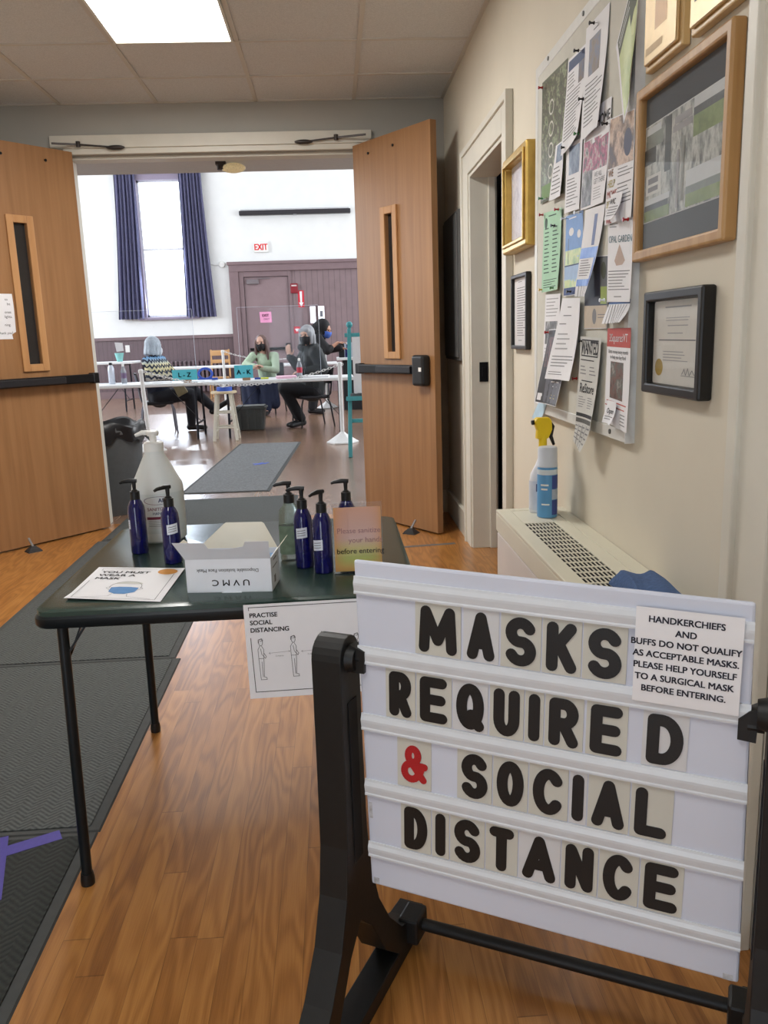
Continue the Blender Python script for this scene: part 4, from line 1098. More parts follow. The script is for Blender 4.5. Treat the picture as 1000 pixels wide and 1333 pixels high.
# hanging landscape sheet on the near edge
def stick(u, v, s, girl=False):
    """Outline of a standing figure seen from the side: list of polylines in sheet fractions."""
    k = .78
    P = [circle_pts(u, v + .045 * s, .020 * s * k * 1.15, .040 * s, 16)]
    P += [[(u - .006, v + .085 * s), (u - .028 * s, v + .13 * s), (u - .026 * s, v + .24 * s), (u + .020 * s, v + .24 * s), (u + .024 * s, v + .13 * s), (u + .006, v + .09 * s)]]
    P += [[(u - .004, v + .12 * s), (u + .004, v + .19 * s), (u + .034 * s, v + .24 * s), (u + .044 * s, v + .22 * s), (u + .026 * s, v + .18 * s)]]
    P += [[(u - .026 * s, v + .24 * s), (u - .018 * s, v + .50 * s), (u + .036 * s, v + .50 * s), (u + .034 * s, v + .475 * s), (u + .012 * s, v + .465 * s), (u + .020 * s, v + .24 * s)], [(u + .0, v + .28 * s), (u + .002, v + .465 * s)]]
    if girl:
        P += [[(u - .015, v + .02 * s), (u - .04 * s, v - .005), (u - .055 * s, v + .05 * s), (u - .07 * s, v + .09 * s), (u - .05 * s, v + .095 * s), (u - .028 * s, v + .05 * s)]]
    else:
        P += [[(u - .022 * s, v + .05 * s), (u - .02 * s, v + .012 * s), (u + .012 * s, v + .0), (u + .022 * s, v + .025 * s), (u - .004, v + .03 * s)]]
    return P
dec = [('t', 'PRACTISE', .045, .135, .0145, black_ink, 'l', .018), ('t', 'SOCIAL', .045, .212, .0145, black_ink, 'l', .018), ('t', 'DISTANCING', .045, .290, .0145, black_ink, 'l', .018),
       ('p', [(.04, .06), (.04, .03), (.97, .03), (.97, .93), (.05, .93), (.04, .35)], .0014, black_ink)]
for u, v, g in ((.115, .36, False), (.375, .345, False), (.640, .325, True), (.88, .36, False)):
    for pl in stick(u, v, .88, g): dec.append(('p', pl, .0009, black_ink))
for a, b in ((.175, .345), (.435, .595), (.70, .835)):
    dec += [('p', [(a, .52), (b, .51)], .0006, grey_ink), ('p', [(a + .012, .51), (a, .52), (a + .012, .53)], .0006, grey_ink), ('p', [(b - .012, .50), (b, .51), (b - .012, .52)], .0006, grey_ink), ('t', '2 metres', (a + b) / 2, .56, .0050, grey_ink, 'c')]
sheet('distancing_sheet', 'white sheet with standing figures hanging from the near table edge', 'sign', (-.080, 1.7715, .574), (1, 0, 0.01), (0, 0, 1), [(-.14, .113), (.14, .113), (.14, -.108), (-.14, -.108)], dec,
      curl=lambda u, v: .0015 + .006 * v * v + .002 * math.sin(v * 4 + u))
# sheet lying flat on the table
lamb = [('t', 'YOU MUST', .10, .20, .024, black_ink, 'l', .02, 1.1), ('t', 'WEAR A', .10, .30, .024, black_ink, 'l', .02, 1.1), ('t', 'MASK', .10, .40, .024, black_ink, 'l', .02, 1.1), ('p', [(.08, .12), (.08, .06), (.70, .06)], .0014, grey_ink), ('p', [(.93, .2), (.93, .96), (.06, .96), (.06, .45)], .0014, grey_ink), ('g', circle_pts(.84, .13, .11, .09, 24), M('orange_disc', (226, 160, 84), .7)),
        ('p', circle_pts(.52, .62, .17, .16, 22, PI * .93, PI * 2.07), .0014, grey_ink), ('g', circle_pts(.53, .53, .15, .07, 20, PI, 2 * PI) , M('hair_print', (206, 206, 200), .7)), ('g', [(.37, .64), (.45, .62), (.58, .62), (.67, .64), (.66, .76), (.57, .82), (.46, .82), (.38, .76)], M('mask_print_blue', (78, 134, 192), .7)),
        ('p', [(.36, .62), (.32, .66), (.37, .71)], .0012, grey_ink), ('p', [(.68, .62), (.72, .66), (.67, .71)], .0012, grey_ink), ('p', [(.44, .82), (.42, .90), (.16, .95)], .0012, grey_ink), ('p', [(.60, .82), (.62, .90), (.88, .95)], .0012, grey_ink)]
cx, cy = -.52, 1.963
sheet('mask_reminder_sheet', 'white printed sheet with a masked head lying on the table corner', 'sign', (cx, cy, TZ + .0006), (1, 0, 0), (0, 1, 0), [(-.632 - cx, 2.133 - cy), (-.400 - cx, 2.075 - cy), (-.409 - cx, 1.806 - cy), (-.638 - cx, 1.860 - cy)], lamb,
      curl=lambda u, v: .0006 + .004 * max(0, v - .8) * 5 * (1 - u) + .002 * (1 - v) * u)

# ------------------------------------------------------------------ open box of masks
carton = M('white_carton', (232, 236, 244), .5, var=.02)
carton_in = M('carton_inside', (226, 220, 204), .8, var=.02)
t = thing('mask_box', 'open white carton of disposable face masks on the card table', 'box', (-.359, 1.868, TZ), xd=(.198, -.022, 0), yd=(.022, .198, 0))
w, d, h = .199, .100, .080
mb = MB(carton).box(0, w, 0, .0012, 0, h).box(0, w, d - .0012, d, 0, h).box(0, .0012, 0, d, 0, h).box(w - .0012, w, 0, d, 0, h).box(0, w, 0, d, 0, .0012)
mb.box(.082, .128, -.004, .0, 0, .0012)
body = mb.build('box_body', t)
mb = MB(black_ink)
put_text(mb, 'U V M C', 0, 0, .0205, black_ink, lambda x, y: (w * .52 - x * 1.0, -.0005, .030 - y), 'c', .008, 1.2)
put_text(mb, 'Disposable Isolation Face Mask', 0, 0, .0115, black_ink, lambda x, y: (w * .49 - x, -.0005, .056 - y), 'c', .003)
mb.use(grey_ink).add([(w + .0004, y, z) for y, z in ((.03, .012), (.05, .012), (.05, .03), (.03, .03))], [(0, 1, 2, 3)]).add([(w + .0004, y, z) for y, z in ((.02, .05), (.075, .05), (.075, .053), (.02, .053))], [(0, 1, 2, 3)]).add([(w + .0004, y, z) for y, z in ((.03, .066), (.07, .066), (.07, .07), (.03, .07))], [(0, 1, 2, 3)])
mb.build('lettering', body, fix=False)
def flap(name, poly, fn, m1=carton, th=.0008):
    return MB(m1).prism(poly, th, fn).build(name, t)
# front flap, tipped up and towards the viewer, with its notch
flap('front_flap', [(0, 0), (w, 0), (w + .002, .050), (w * .74, .050), (w * .71, .036), (w * .48, .028), (w * .30, .032), (w * .27, .048), (-.020, .050)], lambda u, v, q: (u, -.42 * v - q, h + .90 * v))
# lid standing up at the back, tapering
flap('lid_flap', [(0, 0), (w, 0), (w - .006, .012), (w * .83, .062), (w * .80, .066), (w * .36, .066), (w * .33, .062), (.012, .012)], lambda u, v, q: (u, d + .30 * v + q, h + .95 * v - .004), carton_in)
flap('side_flap', [(0, 0), (d, 0), (d * .8, .036), (d * .25, .036)], lambda u, v, q: (-.62 * v - q, u, h + .78 * v), carton_in)
flap('side_flap', [(0, 0), (d, 0), (d * .8, .044), (d * .15, .044)], lambda u, v, q: (w + .62 * v + q, u, h + .78 * v), carton_in)
mask_b = M('blue_face_mask', (150, 186, 226), .8, var=.08, scale=40)
masks = MB(mask_b)
masks.box(.006, w - .006, .008, d - .008, .0015, .070)
tag_o = masks.build('face_mask_stack', None, bevel=.006)
tag_o.matrix_world = t.matrix_world.copy()
tag(tag_o, 'pale blue stack of face masks inside the open white carton', 'face masks')
tag_o['kind'] = 'stuff'

# ------------------------------------------------------------------ blue pump bottles
cobalt = M('cobalt_plastic', (16, 16, 92), .12, var=.04, trans=.25, coat=.3)
lab = M('bottle_label', (222, 226, 236), .6, var=.02)
def pump_parts(t, z, ang, collar_r=.013):
    mb = MB(black_plastic)
    mb.cyl((0, 0, z), (0, 0, z + .022), collar_r, n=18).cyl((0, 0, z + .022), (0, 0, z + .027), collar_r * .8, collar_r * .45, 14)
    cl = mb.build('collar', t, smooth=True)
    ca, sa = math.cos(ang), math.sin(ang)
    mb = MB(black_plastic).cyl((0, 0, z + .02), (0, 0, z + .050), .0042, .006, 12)
    mb.tube([(-.008 * ca, -.008 * sa, z + .0505), (.012 * ca, .012 * sa, z + .0515), (.030 * ca, .030 * sa, z + .049), (.038 * ca, .038 * sa, z + .0455)], [.0055, .006, .0045, .0034], 10)
    mb.build('pump', t, smooth=True)
def blue_bottle(label, x, y, ang, label_ang, lz, hh=.155):
    t = thing('pump_bottle', label, 'bottle', (x, y, TZ), group='blue pump bottles on the card table')
    r = .0235
    MB(cobalt).lathe([(r - .003, 0), (r, .003), (r, hh - .035), (r * .93, hh - .022), (r * .72, hh - .010), (.013, hh - .004), (.0115, hh)], n=28).build('bottle', t, smooth=True)
    mb = MB(lab)
    n = 8; R = r + .0003
    a0 = label_ang - .62
    mb.add([(R * math.cos(a0 + 1.24 * i / n), R * math.sin(a0 + 1.24 * i / n), z + .004 * (i / n - .5)) for z in (lz, lz + .026) for i in range(n + 1)], [(i, i + 1, n + 2 + i, n + 1 + i) for i in range(n)])
    mb.use(grey_ink)
    for k in range(3):
        R2 = R + .0003
        zz = lz + .006 + .006 * k
        mb.add([(R2 * math.cos(a0 + .15 + .9 * i / 4), R2 * math.sin(a0 + .15 + .9 * i / 4), z + .003 * (i / 4 - .5)) for z in (zz, zz + .0018) for i in range(5)], [(i, i + 1, 6 + i, 5 + i) for i in range(4)])
    mb.build('label', t, fix=False)
    pump_parts(t, hh - .003, ang)
    return t
blue_bottle('blue pump bottle farthest left on the card table, spout to the left', -.556, 2.272, PI, -2.9, .070)
blue_bottle('blue pump bottle second from the left, in front of the big jug', -.442, 2.150, PI + .7, -1.2, .082)
blue_bottle('blue pump bottle right of the carton, overlapped by its taller-looking neighbour', -.092, 2.045, PI - .1, -1.75, .080)
blue_bottle('blue pump bottle nearest the folded sign holder, right of the carton', -.043, 1.988, PI + .8, -2.2, .060)
blue_bottle('blue pump bottle standing hidden behind the clear sign holder', .020, 2.125, PI, 1.2, .075)
# clear pump bottle
t = thing('sanitizer_bottle', 'clear sanitizer pump bottle with pale green label behind the blue bottles', 'bottle', (-.128, 2.118, TZ))
clr = M('clear_plastic', (216, 226, 220), .12, var=0, trans=.85, ior=1.2)
R = []
for z, s in ((0, .92), (.006, 1), (.11, 1), (.135, .9), (.15, .5), (.156, .4)):
    R.append([(.030 * s * math.cos(a), .020 * s * math.sin(a), z) for a in [2 * PI * k / 24 for k in range(24)]])
b = MB(clr).rings(R).build('bottle', t, smooth=True)
MB(M('gel_label', (120, 140, 122), .5, var=.2, scale=60)).rings([[(.0305 * math.cos(a), .0205 * math.sin(a), z) for a in [2 * PI * k / 24 for k in range(24)]] for z in (.02, .095)], False, False).build('label', t, smooth=True)
pump_parts(t, .154, PI + .1, .014)

# ------------------------------------------------------------------ gallon jug of sanitizer
jug_m = M('jug_translucent_white', (230, 234, 234), .35, var=.02, scale=6, trans=.12, ior=1.25)
t = thing('sanitizer_jug', 'big translucent white sanitizer jug with pump top on the card table', 'jug', (-.530, 2.44, TZ))
MB(jug_m).lathe([(.066, 0), (.0735, .006), (.0745, .02), (.0745, .152), (.0725, .166), (.060, .190), (.040, .232), (.027, .258), (.0255, .266)], n=40).build('bottle', t, smooth=True)
MB(M('jug_liquid_tint', (216, 223, 224), .4, var=.0, trans=.1)).lathe([(.0749, .03), (.0749, .146)], n=40, cap0=False, cap1=False).build('liquid_band', t, smooth=True)
MB(white_plastic).lathe([(.028, .262), (.028, .286), (.022, .289)], n=28).build('collar', t, smooth=True)
mb = MB(white_plastic).cyl((0, 0, .285), (0, 0, .31), .010, n=14).lathe([(.016, .306), (.018, .310), (.018, .318), (.012, .322)], n=16).tube([(0, 0, .314), (-.03, 0, .316), (-.05, 0, .308)], [.008, .007, .005])
mb.build('pump', t, smooth=True)
lb = MB(M('jug_label', (214, 216, 218), .5, var=.02))
a0, a1 = -1.95, -.85
n = 12
def jp(a, z, R): return (R * math.cos(a), R * math.sin(a), z)
lb.add([jp(a0 + (a1 - a0) * i / n, z, .0752) for z in (.045, .135) for i in range(n + 1)], [(i, i + 1, n + 2 + i, n + 1 + i) for i in range(n)])
l = lb.build('label', t, fix=False)
mb = MB(M('ink_wine', (120, 48, 70), .6, var=0))
def jug_text(s, amid, z, size, m, bold=.0):
    put_text(mb, s, 0, 0, size, m, lambda x, y: jp(amid + x / .0756, z + y, .0757), 'c', bold)
wine = M('ink_wine', (120, 48, 70), .6, var=0); navy_ink = M('ink_navy', (50, 56, 96), .6, var=0)
jug_text('AL', -1.25, .122, .016, navy_ink, .02)
jug_text('SANITIZER', -1.40, .098, .013, wine, .01)
jug_text('HAND', -1.40, .086, .011, navy_ink, .01)
mb.use(wine); mb.add([jp(-1.85 + .9 * i / 8, z, .0756) for z in (.072, .080) for i in range(9)], [(i, i + 1, 10 + i, 9 + i) for i in range(8)])
mb.use(grey_ink)
for k in range(4): mb.add([jp(-1.8 + .8 * i / 6, z, .0756) for z in (.052 + .005 * k, .0535 + .005 * k) for i in range(7)], [(i, i + 1, 8 + i, 7 + i) for i in range(6)])
for k in range(2):
    mb.use((wine, navy_ink)[k])
    ring = [(.5 * math.cos(q), .011 * math.sin(q)) for q in [2 * PI * i / 24 for i in range(25)]]
    for (p, q) in zip(ring[:-1], ring[1:]):
        mb.add([jp(-1.40 + p[0] * (1 + .02 * k), .127 + p[1], .0757), jp(-1.40 + q[0], .127 + q[1], .0757), jp(-1.40 + q[0] * 1.05, .127 + q[1] * 1.1, .0757), jp(-1.40 + p[0] * 1.05, .127 + p[1] * 1.1, .0757)], [(0, 1, 2, 3)])
mb.build('label_print', l, fix=False)

# ------------------------------------------------------------------ acrylic sign holder
acr = glass('acrylic', gloss=.10, rough=.03)
t = thing('sign_holder', 'clear acrylic sign holder with orange and green insert on the table', 'sign holder', (.043, 1.962, TZ), .0)
w, h = .121, .178
mb = MB(acr).box(-w / 2, w / 2, -.002, -.0005, .002, h).box(-w / 2, w / 2, .0015, .003, .002, h).box(-w / 2, w / 2, -.002, .07, 0, .002)
mb.build('acrylic_stand', t)
m_, nt, b = new_mat('insert_colours')
tc = nt.nodes.new('ShaderNodeTexCoord'); sx = nt.nodes.new('ShaderNodeSeparateXYZ')
nt.links.new(tc.outputs['Object'], sx.inputs[0])
vv = math_node(nt, 'DIVIDE', sx.outputs[1], .17)
uu = math_node(nt, 'ABSOLUTE', math_node(nt, 'DIVIDE', sx.outputs[0], .06))
c1 = ramp(nt, math_node(nt, 'ADD', vv, .5), [(0.05, srgb(246, 200, 120)), (.2, srgb(222, 228, 136)), (.36, srgb(244, 226, 160)), (.5, srgb(250, 214, 204)), (.95, srgb(250, 196, 168))])  # print tones lightened to take in glare on the acrylic
mx = nt.nodes.new('ShaderNodeMix'); mx.data_type = 'RGBA'
nt.links.new(math_node(nt, 'POWER', uu, 4.0), mx.inputs[0]); nt.links.new(c1, mx.inputs[6]); mx.inputs[7].default_value = srgb(246, 180, 112)
nt.links.new(mx.outputs[2], b.inputs['Base Color']); b.inputs['Roughness'].default_value = .3
ins = sheet('insert', '', '', (0, .0008, h / 2), (1, 0, 0), (0, 0, 1), [(-w / 2 + .003, h / 2 - .012), (w / 2 - .003, h / 2 - .012), (w / 2 - .003, -h / 2 + .006), (-w / 2 + .003, -h / 2 + .006)],
            [('t', 'Please sanitize', .07, .40, .0185, M('glare_washed_ink', (196, 140, 140), .6), 'l'), ('t', 'your hands', .30, .55, .0185, M('glare_washed_ink', (196, 140, 140), .6), 'l'), ('t', 'before entering', .05, .72, .0185, black_ink, 'l', .004)], mat=m_, parent=t)  # upper two lines inked faint to imitate glare over them

# ------------------------------------------------------------------ swinging letter sign
SA, SN = Vector((.891, -.454, 0)).normalized(), Vector((.454, .891, 0)).normalized()
S0 = Vector((.0196, 1.2989, 0))
sign = thing('letter_sign', 'white track letter board swinging in a black plastic stand', 'sign', S0, xd=SA, yd=SN)
SB = Matrix((SA, SN, Vector((0, 0, 1)))).transposed().to_4x4(); SB.translation = S0
def BP(u, v, w_=0.0): return (u - .015 * v, -w_, .9053 + v - .022 * u)
board_white = M('letter_board_white', (208, 213, 228), .55, var=.03, scale=4)
rail_m = M('letter_rail', (212, 216, 222), .3, var=.02)
black_stand = M('black_stand_plastic', (20, 20, 20), .5, var=.15, scale=70, bump=.08)
BW, BH = .597, .590
def slab(mb, u0, u1, v0, v1, w0, w1):
    v = [BP(u, v_, w_) for w_ in (w0, w1) for v_ in (v0, v1) for u in (u0, u1)]
    return mb.add(v, [(0, 2, 3, 1), (4, 5, 7, 6), (0, 1, 5, 4), (2, 6, 7, 3), (0, 4, 6, 2), (1, 3, 7, 5)])
slab(MB(board_white), 0, BW, -BH, 0, -.010, 0).build('panel', sign, bevel=.004)
rails = ((-.026, -.055), (-.145, -.175), (-.265, -.294), (-.386, -.415), (-.505, -.532))
for a, b in rails:
    mb = MB(rail_m)
    prof = [(a, .0), (a, .0022), (a - .004, .0030), ((a + b) / 2 + .004, .0060), ((a + b) / 2, .0060), (b + .005, .0046), (b + .003, .0058), (b, .0058), (b, 0)]
    mb.rings([[BP(u, p, q) for p, q in prof] for u in (0, BW)])
    mb.build('letter_track', sign)
def side_profile():
    out = []
    # (y, z): up the front, over the rounded head, down the rear, and back under the arch
    out += [(-.30, 0), (-.30, .022), (-.245, .045), (-.185, .085), (-.125, .150), (-.080, .225), (-.052, .31), (-.040, .40), (-.037, .55), (-.036, .735)]
    out += [(.036 * math.cos(a), .738 + .036 * math.sin(a)) for a in [PI - PI * i / 10 for i in range(11)]]
    out += [(.037, .55), (.040, .40), (.052, .31), (.080, .225), (.125, .150), (.185, .085), (.245, .06), (.30, .055), (.30, 0), (.24, 0)]
    return out
prof = side_profile()
# the leg loop is hollow: outer outline bridged to an inner triangular opening
inner = [(-.165, .035), (.165, .035), (.10, .095), (.045, .19), (0, .235), (-.045, .19), (-.10, .095)]
def side_frame(x0, x1, inward):
    mb = MB(black_stand)
    bm = bmesh.new()
    ov = [bm.verts.new((x0, y, z)) for y, z in prof]
    iv = [bm.verts.new((x0, y, z)) for y, z in inner]
    es = [bm.edges.new((ov[i], ov[(i + 1) % len(ov)])) for i in range(len(ov))] + [bm.edges.new((iv[i], iv[(i + 1) % len(iv)])) for i in range(len(iv))]
    bmesh.ops.triangle_fill(bm, use_beauty=True, use_dissolve=False, edges=es)
    ext = bmesh.ops.extrude_face_region(bm, geom=list(bm.faces))
    bmesh.ops.translate(bm, vec=(x1 - x0, 0, 0), verts=[g for g in ext['geom'] if isinstance(g, bmesh.types.BMVert)])
    bmesh.ops.recalc_face_normals(bm, faces=bm.faces)
    me = bpy.data.meshes.new('side_frame'); bm.to_mesh(me); bm.free()
    me.materials.append(black_stand)
    o = bpy.data.objects.new('side_frame', me); COL.objects.link(o); o.parent = sign
    bv = o.modifiers.new('bevel', 'BEVEL'); bv.width = .006; bv.segments = 2; bv.limit_method = 'ANGLE'; bv.angle_limit = .8
    # dark strip as slot shade on inner face, hub for the crossbar, pivot boss
    xi = x1 if inward > 0 else x0
    s = inward
    MB(dark_gap).box(min(xi + s * .0005, xi + s * .0015), max(xi + s * .0005, xi + s * .0015), -.016, .016, .36, .66).build('recess_shade', o)
    MB(black_stand).box(min(xi - s * .02, xi + s * .024), max(xi - s * .02, xi + s * .024), .205, .265, .026, .084).build('hub', o, bevel=.006)
    MB(black_stand).cyl((xi, 0, .735), (xi + s * .014, 0, .735), .024, .02, 24).build('pivot_boss', o, smooth=True)
    return o
side_frame(-.068, -.014, 1)
side_frame(BW + .024, BW + .078, -1)
MB(black_stand).cyl((-.02, .24, .055), (BW + .03, .24, .055), .0125, n=20).build('crossbar', sign, smooth=True)
for u, vv0, s in ((0, -.168, 1), (BW, -.176, -1)):
    mb = MB(black_stand)
    x0, y0, z0 = BP(u, vv0)
    poly = [(-.012, -.024), (.012, -.024), (.014, .014), (-.012, .024)] if s > 0 else [(-.016, -.020), (.008, -.022), (.010, .030), (-.004, .022), (-.016, .010)]
    mb.prism(poly, .022, lambda p, q, w_: (x0 + p, -.006 - .0 + w_ - .002, z0 + q))
    mb.cyl((x0 - s * .018, .0, z0), (x0 + s * .004, .0, z0), .009, n=14)
    mb.build('pivot_clip', sign)
# scuffs on the board edge
mb = MB(M('scuff_grey', (188, 190, 196), .7, var=.3, scale=90))
for u0, v0, ww, hh in ((.004, -.43, .006, .03), (.006, -.575, .01, .012), (.575, -.578, .014, .010)):
    slab(mb, u0, u0 + ww, v0 - hh, v0, .0001, .0004)
mb.build('scuff', sign)

def arc(cx, cy, rx, ry, a0, a1, n=12):
    return [(cx + rx * math.cos(math.radians(a0 + (a1 - a0) * i / n)), cy + ry * math.sin(math.radians(a0 + (a1 - a0) * i / n))) for i in range(n + 1)]
GLYPH = {
 'M': [[(0, 0), (.07, 1), (.5, .22), (.93, 1), (1, 0)]],
 'A': [[(0, 0), (.5, 1), (1, 0)], [(.2, .30), (.8, .30)]],
 'S': [arc(.5, .745, .46, .255, 25, 250) + arc(.5, .255, .48, .255, 70, -155)],
 'K': [[(0, 0), (0, 1)], [(.95, 1), (.05, .40)], [(.33, .60), (1, 0)]],
 'R': [[(0, 0), (0, 1), (.45, 1)] + arc(.5, .74, .46, .26, 90, -90) + [(.02, .48)], [(.45, .48), (.98, 0)]],
 'E': [[(.95, 1), (0, 1), (0, 0), (.98, 0)], [(0, .51), (.88, .51)]],
 'Q': [arc(.5, .5, .5, .5, 0, 360, 24), [(.58, .28), (1.02, -.02)]],
 'U': [[(0, 1), (0, .32)] + arc(.5, .32, .5, .32, 180, 360) + [(1, 1)]],
 'I': [[(.5, 0), (.5, 1)]],
 'D': [[(0, 0), (0, 1), (.38, 1)] + arc(.38, .5, .62, .5, 90, -90) + [(0, 0)]],
 'O': [arc(.5, .5, .5, .5, 0, 360, 24)],
 'C': [arc(.52, .5, .52, .5, 42, 318, 18)],
 'L': [[(0, 1), (0, 0), (.95, 0)]],
 'T': [[(0, 1), (1, 1)], [(.5, 1), (.5, 0)]],
 'N': [[(0, 0), (0, 1), (1, 0), (1, 1)]],
 '&': [[(.98, .0), (.30, .58)] + arc(.45, .77, .25, .23, 222, -40, 14) + [(.34, .50)] + arc(.36, .24, .36, .26, 128, 320, 14) + [(.80, .22), (.92, .46)], [(.74, .45), (1.04, .45)]],
}
def stroke_letter(mb, ch, w, h, r, z0, z1):
    q_ = 0
    for pl in GLYPH[ch]:
        P = [((x - .5) * w, (y - .5) * h) for x, y in pl]
        for i, (x, y) in enumerate(P):
            n = 14; q_ += 1
            z1 += .000012
            mb.prism([(x + r * math.cos(2 * PI * k / n), y + r * math.sin(2 * PI * k / n)) for k in range(n)], z1 - z0, lambda p, q, w_: (p, q, z0 + w_))
        for (a, b) in zip(P[:-1], P[1:]):
            dx, dy = b[0] - a[0], b[1] - a[1]; Ln = math.hypot(dx, dy)
            if Ln < 1e-6: continue
            px, py = -dy / Ln * r, dx / Ln * r
            z1 += .000012
            mb.prism([(a[0] + px, a[1] + py), (a[0] - px, a[1] - py), (b[0] - px, b[1] - py), (b[0] + px, b[1] + py)], z1 - z0, lambda p, q, w_: (p, q, z0 + w_))
tile_m = M('letter_tile', (202, 201, 192), .45, var=.02, scale=10)
tile_clear = M('letter_tile_cool', (210, 211, 214), .45, var=.02, scale=10)
letter_black = M('letter_black', (24, 25, 26), .4, var=.03)
letter_red = M('letter_red', (176, 36, 40), .4, var=.03)
rows = [('MASKS', 0, [(.104, .180), (.184, .241), (.244, .306), (.308, .366), (.368, .431)]),
        ('REQUIRED', 1, [(.047, .099), (.101, .161), (.163, .221), (.224, .278), (.280, .309), (.311, .369), (.373, .433), (.454, .517)]),
        ('&', 2, [(.062, .122)]),
        ('SOCIAL', 2, [(.167, .225), (.227, .283), (.285, .346), (.348, .374), (.376, .437), (.439, .499)]),
        ('DISTANCE', 3, [(.063, .117), (.119, .149), (.151, .210), (.212, .265), (.267, .333), (.335, .391), (.393, .452), (.454, .516)])]
ordn = ['first', 'second', 'third', 'fourth', 'fifth', 'sixth', 'seventh', 'eighth']
TXW = (Vector(BP(1, 0)) - Vector(BP(0, 0)))
TYW = (Vector(BP(0, 1)) - Vector(BP(0, 0)))
for word, ri, xs in rows:
    vt, vb = rails[ri][1] - .0015, rails[ri + 1][0] + .0015
    for k, (ch, (u0, u1)) in enumerate(zip(word, xs)):
        hh, ww = vt - vb, u1 - u0
        c = SB @ Vector(BP((u0 + u1) / 2, (vt + vb) / 2, .0003))
        col = 'red' if ch == '&' else 'black'
        lab = 'cream tile with the red ampersand, before the word SOCIAL' if ch == '&' else 'cream tile with black %s, %s letter of %s on the letter board' % (ch, ordn[k], word)
        R3 = SB.to_3x3()
        o = thing('letter_tile', lab, 'letter tile', c, xd=R3 @ TXW, yd=R3 @ TYW, group='letter tiles on the track board')
        MB(tile_clear if (k * 7 + ri * 3) % 5 == 2 else tile_m).box(-ww / 2, ww / 2, -hh / 2, hh / 2, 0, .0010).build('tile', o)
        mb = MB(letter_red if ch == '&' else letter_black)
        lw = max(.001, ww - .0175 - .0125) if ch != 'I' else .001
        lh = .0605 if ch != '&' else .054
        if ch == '&': lw = .034
        stroke_letter(mb, ch, lw, lh, .0088 if ch != '&' else .0060, .0011, .0022)
        mb.build('letter', o)
# taped note at the upper right corner of the board
lines = ['HANDKERCHIEFS', 'AND', 'BUFFS DO NOT QUALIFY', 'AS ACCEPTABLE MASKS.', 'PLEASE HELP YOURSELF', 'TO A SURGICAL MASK', 'BEFORE ENTERING.']
c = SB @ Vector(BP(.5125, -.0915, .0070))
R3 = SB.to_3x3()
sheet('paper_note', 'white typed note about handkerchiefs taped on the letter board corner', 'notice', c, R3 @ TXW, R3 @ TYW, [(-.0715, .0715), (.0695, .0715), (.0715, -.0705), (-.0705, -.0705)],
      [('t', s, .48, .145 + .122 * i, .0132, M('note_ink', (44, 46, 60), .7, var=0), 'c', .022, .98) for i, s in enumerate(lines)], curl=lambda u, v: .0003 + .0008 * math.sin(v * 6) ** 2)

# ------------------------------------------------------------------ hall: window, curtains, doors
win_frame = M('window_frame_mauve', (150, 140, 160), .5, var=.04)
w_ = thing('window', 'tall bright window in the far hall wall between dark curtains', 'window', ((WX0 + WX1) / 2, HY, WZ0))
w_['kind'] = 'structure'; w_.name = 'window_1'
hw, hh = (WX1 - WX0) / 2, WZ1 - WZ0
mb = MB(win_frame).box(-hw - .14, -hw + .02, -.06, .10, -.02, hh + .12).box(hw - .02, hw + .14, -.06, .10, -.02, hh + .12).box(-hw - .14, hw + .14, -.06, .10, hh - .02, hh + .12)
mb.build('window_frame', w_)
MB(win_frame).box(-hw - .18, hw + .18, -.12, .06, -.06, 0).build('window_sill', w_, bevel=.01)
sash = MB(M('sash_white', (222, 224, 232), .4)).box(-hw + .02, -hw + .06, .05, .09, 0, hh).box(hw - .06, hw - .02, .05, .09, 0, hh).box(-hw + .02, hw - .02, .05, .09, hh - .06, hh - .02).box(-hw + .02, hw - .02, .05, .09, 0, .05).box(-hw + .06, hw - .06, .05, .09, hh * .5 - .02, hh * .5 + .02).build('sash', w_)
MB(clear_glass).add([(-hw + .06, .07, .05), (hw - .06, .07, .05), (hw - .06, .07, hh - .06), (-hw + .06, .07, hh - .06)], [(0, 1, 2, 3)]).build('pane', sash, fix=False)

def cloth_mat():
    m, nt, b = new_mat('slate_curtain')
    b.inputs['Base Color'].default_value = srgb(78, 80, 104)
    b.inputs['Roughness'].default_value = .9
    nz = nt.nodes.new('ShaderNodeTexNoise'); nz.inputs['Scale'].default_value = 40
    tc = nt.nodes.new('ShaderNodeTexCoord'); nt.links.new(tc.outputs['Object'], nz.inputs['Vector'])
    nt.links.new(ramp(nt, nz.outputs[0], [(.3, srgb(104, 104, 138)), (.7, srgb(126, 126, 160))]), b.inputs['Base Color'])
    out = nt.nodes['Material Output']
    tr = nt.nodes.new('ShaderNodeBsdfTranslucent'); tr.inputs[0].default_value = srgb(110, 112, 150)
    mx = nt.nodes.new('ShaderNodeMixShader'); mx.inputs[0].default_value = .25
    nt.links.new(b.outputs[0], mx.inputs[1]); nt.links.new(tr.outputs[0], mx.inputs[2]); nt.links.new(mx.outputs[0], out.inputs[0])
    return m
curtain_m = cloth_mat()
